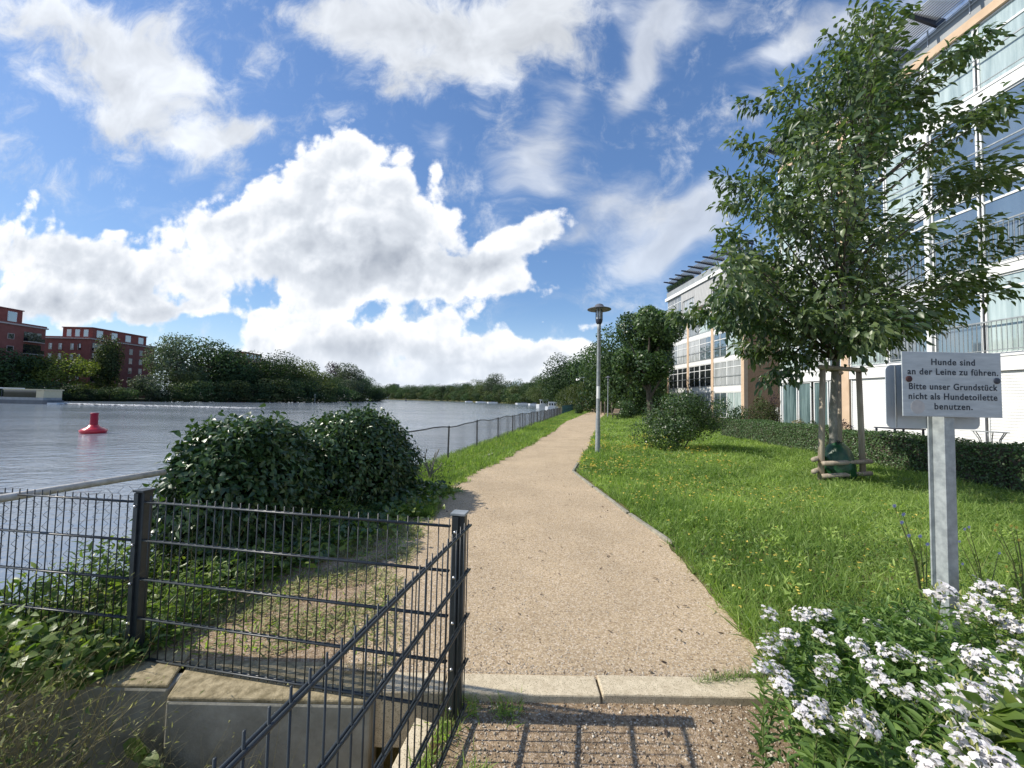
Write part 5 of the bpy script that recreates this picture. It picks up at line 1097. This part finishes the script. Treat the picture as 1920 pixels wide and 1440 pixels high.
# green shoots without flowers that fill the clump
def f_clump(r_, n):
    y = 1.0+1.25*r_.random(n); x0 = np.interp(y, [1.0, 1.4, 1.9, 2.25], [.86, 1.02, 1.34, 1.6]); x = x0+(1.75+.25*y-x0)*r_.random(n)+.05*r_.normal(size=n); zt = np.interp(x-x0, [0, .3, .8], [.14, .30, .36]); return np.stack([x, y, zt*(.1+.9*r_.random(n))], 1)
herb('flower_clump_leaves', 6000, f_clump, .04, .085, M['soapleaf'], 71, .28, LEAF7, .5)
stalks('flower_clump_stems', 260, lambda r_, n: f_clump(r_, n)*np.array([1, 1, 0]), M['soapleaf'], 72, .3, .5, .0022, .2)
herb('flower_clump_light_leaves', 700, lambda r_, n: np.stack([1.45+.5*r_.random(n), 1.0+.25*r_.random(n), .30+.2*r_.random(n)], 1), .06, .11, M['vine'], 73, .55, LEAF7, .2)
# chicory left of the post and yellow flowered stems right of it
def tall_flower(name, label, pts, m, seed, fsz):
    g = np.mean([p[:2] for p in pts], 0)+np.array([.10, .0]); t_ = thing(name, label, 'flower', (g[0], g[1], 0)); mb = MB(); P = []
    for p in pts:
        p = np.array(p); mb.tube([(g[0], g[1], -.02), (g[0]*.6+p[0]*.4, g[1]*.6+p[1]*.4, p[2]*.6), p], [.0035, .003, .0015], 5); P.append(p)
    mb.build('stem', M['stem'], t_); P = np.array(P); r_ = np.random.default_rng(seed); k = 10; Q = np.repeat(P, k, 0); an = np.tile(np.arange(k)*6.283/k, len(P))
    link('flower_head', scatter(DIAMOND, Q-np.array([g[0], g[1], 0]), np.stack([np.cos(an), -.3+0*an, np.sin(an)*.8], 1), np.tile((0, -1., .5), (len(Q), 1)), fsz, fsz*.4, r_.random(len(Q)), 'flower_head'), m, t_)
    n = 26; tq = r_.random(n)*.8; ii = r_.integers(0, len(P), n); Lp = np.array([g[0], g[1], 0])*(1-tq)[:, None]+P[ii]*tq[:, None]
    link('foliage', scatter(LEAF7, Lp-np.array([g[0], g[1], 0]), rdir(r_, n)+np.array([0, 0, .4]), rdir(r_, n), .06, .014, r_.random(n), 'foliage'), M['grass_dark'], t_)
tall_flower('chicory_plant', 'slender plant with pale blue flowers beside the sign post', [atd(px, py, 2.5) for px, py in ((1676, 948), (1693, 964), (1690, 979), (1703, 1004), (1724, 1005), (1738, 1020))], M['blue'], 81, .016)
tall_flower('chicory_plant', 'thin plant with faded pale flowers right of the sign post', [atd(px, py, 2.6) for px, py in ((1816, 988), (1808, 992), (1798, 1015), (1804, 1057), (1873, 1037))], M['blue'], 82, .012)
tall_flower('ragwort_plant', 'yellow flowering stems at the right edge of the lawn', [atd(px, py, 2.7) for px, py in ((1868, 984), (1895, 986), (1905, 989), (1910, 1012), (1886, 1062), (1912, 1078), (1865, 994))], M['yellow'], 83, .014)
# dry cut back shrub at the river fence
g = gnd(805, 900); t_ = thing('pruned_shrub', 'small bare cut back shrub with knobbly twigs by the river fence', 'shrub', (g[0], g[1], 0)); mb = MB(); rn = random.Random(9)
for px, py in ((800, 842), (823, 842), (817, 848), (790, 862), (806, 868), (812, 875), (782, 880), (828, 868)):
    p = atd(px, py, g[1]+.2*(rn.random()-.5)); q = [np.array([g[0], g[1], -.02])*(1-k)+p*k+np.array([.02*rn.gauss(0, 1), 0, .02*rn.gauss(0, 1)])*(0 < k < 1) for k in (0, .35, .7, 1)]; mb.tube(q, [.016, .012, .009, .011], 6); mb.tube([q[2], q[2]+np.array([.04*rn.gauss(0, 1), 0, .07])], [.006, .004], 5)
mb.build('branches_or_core', M['bark'], t_)
P = np.array([(g[0]+.18*rn.gauss(0, 1), g[1]+.1*rn.gauss(0, 1), .02+.3*rn.random()) for _ in range(260)])-np.array([g[0], g[1], 0]); r_ = np.random.default_rng(4); n = len(P)
link('foliage', scatter(LEAF7, P, rdir(r_, n)+np.array([0, 0, .5]), rdir(r_, n), .05, .016, r_.random(n), 'foliage'), M['leaf_grey'], t_)

# ================================================================== SMALL THINGS
# bench
g = gnd(1150, 786); bx, by = g[0], g[1]
bn = thing('park_bench', 'dark park bench facing the path, seen end on under the round bush', 'bench', (bx, by, 0))
for k in range(3): MB().box(bx-.30+k*.15, bx-.18+k*.15, by-.9, by+.9, .42, .455).build('seat_slat', M['benchwood'], bn)
for k in range(3): MB().hexa([(bx+.18+.05*k, by-.9, .52+k*.13), (bx+.21+.05*k, by-.9, .52+k*.13), (bx+.21+.05*k, by+.9, .52+k*.13), (bx+.18+.05*k, by+.9, .52+k*.13), (bx+.22+.05*k, by-.9, .62+k*.13), (bx+.25+.05*k, by-.9, .62+k*.13), (bx+.25+.05*k, by+.9, .62+k*.13), (bx+.22+.05*k, by+.9, .62+k*.13)]).build('back_slat', M['benchwood'], bn)
for dy in (-.85, .85):
    MB().tube([(bx-.30, by+dy, 0), (bx-.22, by+dy, .40), (bx+.15, by+dy, .41), (bx+.40, by+dy, .95)], .028, 6).build('frame', M['darksteel'], bn)
    MB().tube([(bx+.22, by+dy, 0), (bx+.10, by+dy, .40)], .028, 6).build('leg', M['darksteel'], bn)
# patio things behind the hedge
g = atd(1856, 809, 10.2); bt = thing('bistro_table', 'small round metal bistro table with curved legs before the roller shutters', 'table', (g[0], g[1], 0))
MB().lathe([(0, g[2]-.015), (.33, g[2]-.015), (.33, g[2]), (0, g[2])], (g[0], g[1], 0), 24).build('table_top', M['zinc_dull'], bt)
for a in (.5, 1.6, 2.6, 3.7, 4.7, 5.8): MB().tube([(g[0]+.30*math.cos(a), g[1]+.30*math.sin(a), g[2]-.02), (g[0]+.20*math.cos(a), g[1]+.20*math.sin(a), g[2]*.75), (g[0]+.16*math.cos(a), g[1]+.16*math.sin(a), g[2]*.4), (g[0]+.24*math.cos(a), g[1]+.24*math.sin(a), 0)], .011, 6).build('leg', M['zinc_dull'], bt, smooth=True)
g = atd(1686, 802, 10.6); pt2 = thing('patio_table', 'dark legged patio table half hidden behind the sign plate', 'table', (g[0], g[1], 0))
MB().box(g[0]-.42, g[0]+.42, g[1]-.3, g[1]+.3, g[2]-.03, g[2]).build('table_top', M['darksteel'], pt2)
for sx in (-.38, .38):
    for sy in (-.26, .26): MB().box(g[0]+sx-.018, g[0]+sx+.018, g[1]+sy-.018, g[1]+sy+.018, 0, g[2]-.031).build('leg', M['darksteel'], pt2)
g = atd(1457, 764, 17.8); tag(MB().lathe([(0, 0), (.09, 0), (.09, g[2]-.06), (.11, g[2]-.055), (.11, g[2]), (0, g[2])], (g[0], g[1], 0), 16).build('white_pipe', M['white'], smooth=False), 'white round pipe post at the corner of the building behind the hedge', 'pipe')
rn = random.Random(21)
for k, (px, py, lb, m_) in enumerate(((1520, 790, 'small flowering patio plant in front of the curtained windows', 'leaf_grey'), (1552, 793, 'dark leggy patio plant before the curtained windows', 'leaf_purple'), (1580, 790, 'reddish patio plant beside the orange pillar', 'leaf_purple'), (1495, 786, 'dry grassy patio plant before the leftmost curtain', 'dry'))):
    g = atd(px, py, 14.2); t_ = thing('patio_plant', lb, 'plant', (g[0], g[1], 0)); o = link('foliage', crown_mesh('foliage', 300+k, 500, (.32, .3, .36), .6, .06, lobes=7), M[m_], t_); MB().lathe([(0, 0), (.14, 0), (.2, .32), (.18, .32), (0, .28)], (g[0], g[1], 0), 14).build('pot', M['plaster'], t_)
# channel buoy
bq = gnd(175, 812, WZ); k = bq[1]/721.
by_ = thing('channel_buoy', 'red channel buoy with a slim cylindrical topmark near the left edge', 'buoy', (bq[0], bq[1], WZ))
MB().lathe([(0, -.5), (.40, -.3), (.50, -.02), (.56, .10), (.56, .17), (.42, .27), (.25, .36), (.21, .46), (.0, .47)], (bq[0], bq[1], WZ), 28).build('float', M['red'], by_, smooth=True)
MB().lathe([(.165, .471), (.16, 1.05), (.175, 1.06), (.175, 1.12), (0, 1.13)], (bq[0], bq[1], WZ), 20).build('topmark', M['reddark'], by_, smooth=True)
for px, py, lb, m_ in ((761, 752, 'tiny dark channel buoy far out on the river', 'darksteel'), (952, 754, 'tiny pale channel marker close to the distant shore', 'white')):
    q = gnd(px, py, WZ); t_ = thing('far_buoy', lb, 'buoy', (q[0], q[1], WZ)); MB().lathe([(0, -.3), (.8, 0), (.8, .5), (.35, .8), (.3, 2.4), (0, 2.5)], (q[0], q[1], WZ), 12).build('float', M[m_], t_)
q = gnd(590, 755, WZ); t_ = thing('river_marker', 'white river marker board on a pole at the far bank', 'marker', (q[0], q[1], WZ)); MB().tube([(q[0], q[1], -1.2), (q[0], q[1], 2.2)], .08, 8).build('pole', M['white'], t_); MB().box(q[0]-.35, q[0]+.35, q[1]-.1, q[1]-.081, .9, 2.3).build('board', M['white'], t_)
# excursion boat
c = gnd(48, 756.5, WZ); X0, Yb = c[0]-7.0, c[1]; bo = thing('tour_boat', 'covered excursion boat with a flat pale roof heading out of the picture at the left', 'boat', (c[0], Yb, WZ))
hull = [(-7.0, .9), (-6.0, 1.4), (4.6, 1.4), (5.2, 1.2), (5.2, -1.2), (4.6, -1.4), (-6.0, -1.4), (-7.0, -.9)]
MB().prism([(c[0]+x, Yb+y) for x, y in hull], WZ-.3, WZ+.65).build('hull', M['boatgrey'], bo)
MB().prism([(c[0]+5.2, Yb-1.2), (c[0]+6.6, Yb-1.0), (c[0]+6.6, Yb+1.0), (c[0]+5.2, Yb+1.2)], WZ-.2, WZ+.25).build('swim_platform', M['boatwhite'], bo)
MB().box(c[0]-6.5, c[0]+4.7, Yb-1.38, Yb+1.38, WZ+.651, WZ+1.1).build('side_wall', M['boatmid'], bo)
MB().box(c[0]-2.2, c[0]+3.4, Yb-1.36, Yb+1.36, WZ+1.101, WZ+2.35).build('cabin_window', M['pane_dark'], bo)
MB().box(c[0]+3.42, c[0]+4.7, Yb-1.37, Yb+1.37, WZ+1.101, WZ+2.35).build('rear_cabin', M['cream'], bo)
MB().box(c[0]-7.2, c[0]-2.2, Yb-1.5, Yb+1.5, WZ+2.55, WZ+2.72).build('awning', M['white'], bo); MB().box(c[0]-2.19, c[0]+4.9, Yb-1.5, Yb+1.5, WZ+2.352, WZ+2.55).build('roof', M['cream'], bo)
for dx in (-6.6, -5.2, -3.8, -2.5): MB().box(c[0]+dx-.04, c[0]+dx+.04, Yb-1.4, Yb-1.32, WZ+1.101, WZ+2.55).build('roof_post', M['darksteel'], bo)
def person(name, label, loc, h, yaw, top, leg, seated=False):
    """one continuous skinned figure"""
    k = h/1.75; J = [(0,0,.95),(0,0,1.15),(0,.01,1.40),(0,.01,1.52),(0,-.02,1.66),(.09,0,.90),(.11,-.04,.50),(.11,.03,.06),(.11,-.12,.03),(-.09,0,.90),(-.12,.12,.50),(-.12,.24,.08),(-.12,.12,.03),(.19,.01,1.40),(.24,.04,1.12),(.22,-.08,.88),(-.19,.01,1.40),(-.25,-.02,1.12),(-.23,-.16,.90)]
    Ed = [(0,1),(1,2),(2,3),(3,4),(0,5),(5,6),(6,7),(7,8),(0,9),(9,10),(10,11),(11,12),(2,13),(13,14),(14,15),(2,16),(16,17),(17,18)]
    R_ = [.15,.15,.16,.06,.10,.09,.065,.045,.035,.09,.065,.045,.035,.06,.045,.03,.06,.045,.03]
    if seated: J = [(x, y-(.35 if i in (6, 10) else .38 if i in (7, 8, 11, 12) else 0), z if i not in (6, 10) else .88) for i, (x, y, z) in enumerate(J)]
    me = bpy.data.meshes.new('body'); me.from_pydata([(x*k, y*k, z*k) for x, y, z in J], Ed, []); t_ = thing(name, label, 'person', loc); o = link('body', me, [top, leg, M['skin']], t_)
    sk = o.modifiers.new('skin', 'SKIN')
    for i, v in enumerate(me.skin_vertices[0].data): v.radius = (R_[i]*k, R_[i]*k); v.use_root = i == 0
    o.modifiers.new('sub', 'SUBSURF').levels = 1; o.rotation_euler = (0, 0, yaw)
    MB().lathe([(0, 1.60*k), (.085*k, 1.63*k), (.10*k, 1.72*k), (.06*k, 1.80*k), (0, 1.815*k)], loc, 12).build('hair', M['barkdark'], t_, smooth=True); return t_
for dx, lb, cl in ((-6.2, 'passenger in a dark jacket seated at the front of the tour boat', 'cloth_dark'), (-5.0, 'passenger in a white shirt seated under the boat awning', 'cloth_light')): person('person', lb, (c[0]+dx, Yb-.6, WZ+.20), 1.7, 1.2, M[cl], M['cloth_dark'], True)
q = gnd(1114.5, 772); person('person', 'walker in dark clothes on the path, nearly hidden by the lamp post', q, 1.72, .3, M['cloth_dark'], M['cloth_dark'])
q = gnd(1133, 770); person('person', 'distant walker in a pale top on the path right of the lamp post', q, 1.65, .1, M['cloth_light'], M['cloth_dark'])
# wake of the boat
r_ = np.random.default_rng(90); n = 1500; t = r_.random(n)**1.3; P = np.stack([c[0]+6.3+34*t, Yb+.2+(.5+1.8*t)*r_.normal(size=n)*.6, np.full(n, WZ+.02)], 1)
o = link('boat_wake', scatter(DIAMOND, P, np.stack([np.ones(n), .1*r_.normal(size=n), np.zeros(n)], 1), np.tile((0, 0, 1.), (n, 1)), (.5+1.1*r_.random(n))*(1-.5*t), (.12+.2*r_.random(n))*(1-.6*t), r_.random(n), 'boat_wake'), M['white']); o['kind'] = 'stuff'
# moored motor boats at the bend
def yacht(label, px, py, ln, up=1.0, cabin='boatwhite'):
    q = gnd(px, py, WZ); x, y = q[0], q[1]; t_ = thing('motor_boat', label, 'boat', (x, y, WZ), None); w_ = ln*.16
    MB().prism([(x-ln/2, y), (x-ln*.3, y-w_), (x+ln/2, y-w_), (x+ln/2, y+w_), (x-ln*.3, y+w_)], WZ-.2, WZ+1.0*up).build('hull', M['boatwhite'], t_)
    MB().prism([(x-ln*.22, y-w_*.8), (x+ln*.35, y-w_*.8), (x+ln*.35, y+w_*.8), (x-ln*.22, y+w_*.8)], WZ+1.001*up, WZ+2.1*up).build('cabin', M[cabin], t_)
    for d in np.linspace(-.15, .25, 3): MB().box(x+ln*d-ln*.06, x+ln*d+ln*.06, y-w_*.8-.04, y-w_*.8-.005, WZ+1.3*up, WZ+1.9*up).build('window', M['pane_dark'], t_)
    MB().prism([(x-ln*.26, y-w_*.9), (x+ln*.38, y-w_*.9), (x+ln*.38, y+w_*.9), (x-ln*.26, y+w_*.9)], WZ+2.11*up, WZ+2.3*up).build('roof', M['boatwhite'], t_); return t_
yacht('largest white cabin cruiser moored left of the weeping willow', 1019, 765, 5.0, 1.25); yacht('white motor boat moored closest to the weeping willow', 1034, 769, 3.4, .95); yacht('small grey motor boat behind the white cruisers', 1030, 762, 4.5, 1.2, 'boatgrey')
for px, py, ln in ((879, 754, 7), (902, 755, 9), (923, 756, 8), (980, 758.5, 9), (1001, 760, 6)):
    q = gnd(px, py, WZ); t_ = thing('jetty_boat', 'low pale boat lying at the distant shore', 'boat', (q[0], q[1], WZ), 'low boats along the distant shore'); MB().prism([(q[0]-ln/2, q[1]), (q[0]-ln*.35, q[1]-.9), (q[0]+ln/2, q[1]-.9), (q[0]+ln/2, q[1]+.9), (q[0]-ln*.35, q[1]+.9)], WZ-.2, WZ+.9).build('hull', M['boatwhite'], t_); MB().box(q[0]-.1*ln, q[0]+.25*ln, q[1]-.6, q[1]+.6, WZ+.901, WZ+1.5).build('cabin', M['boatgrey'], t_)
# far wooden posts behind the second lamp
for k, px in enumerate((1127, 1134, 1147)):
    q = atd(px, 755, 44); tag(MB().box(q[0]-.06, q[0]+.06, q[1]-.06, q[1]+.06, -.2, 1.5).build('wooden_post', M['stake']), 'thin pale wooden post at the far end of the path', 'post', 'wooden posts at the far path end')
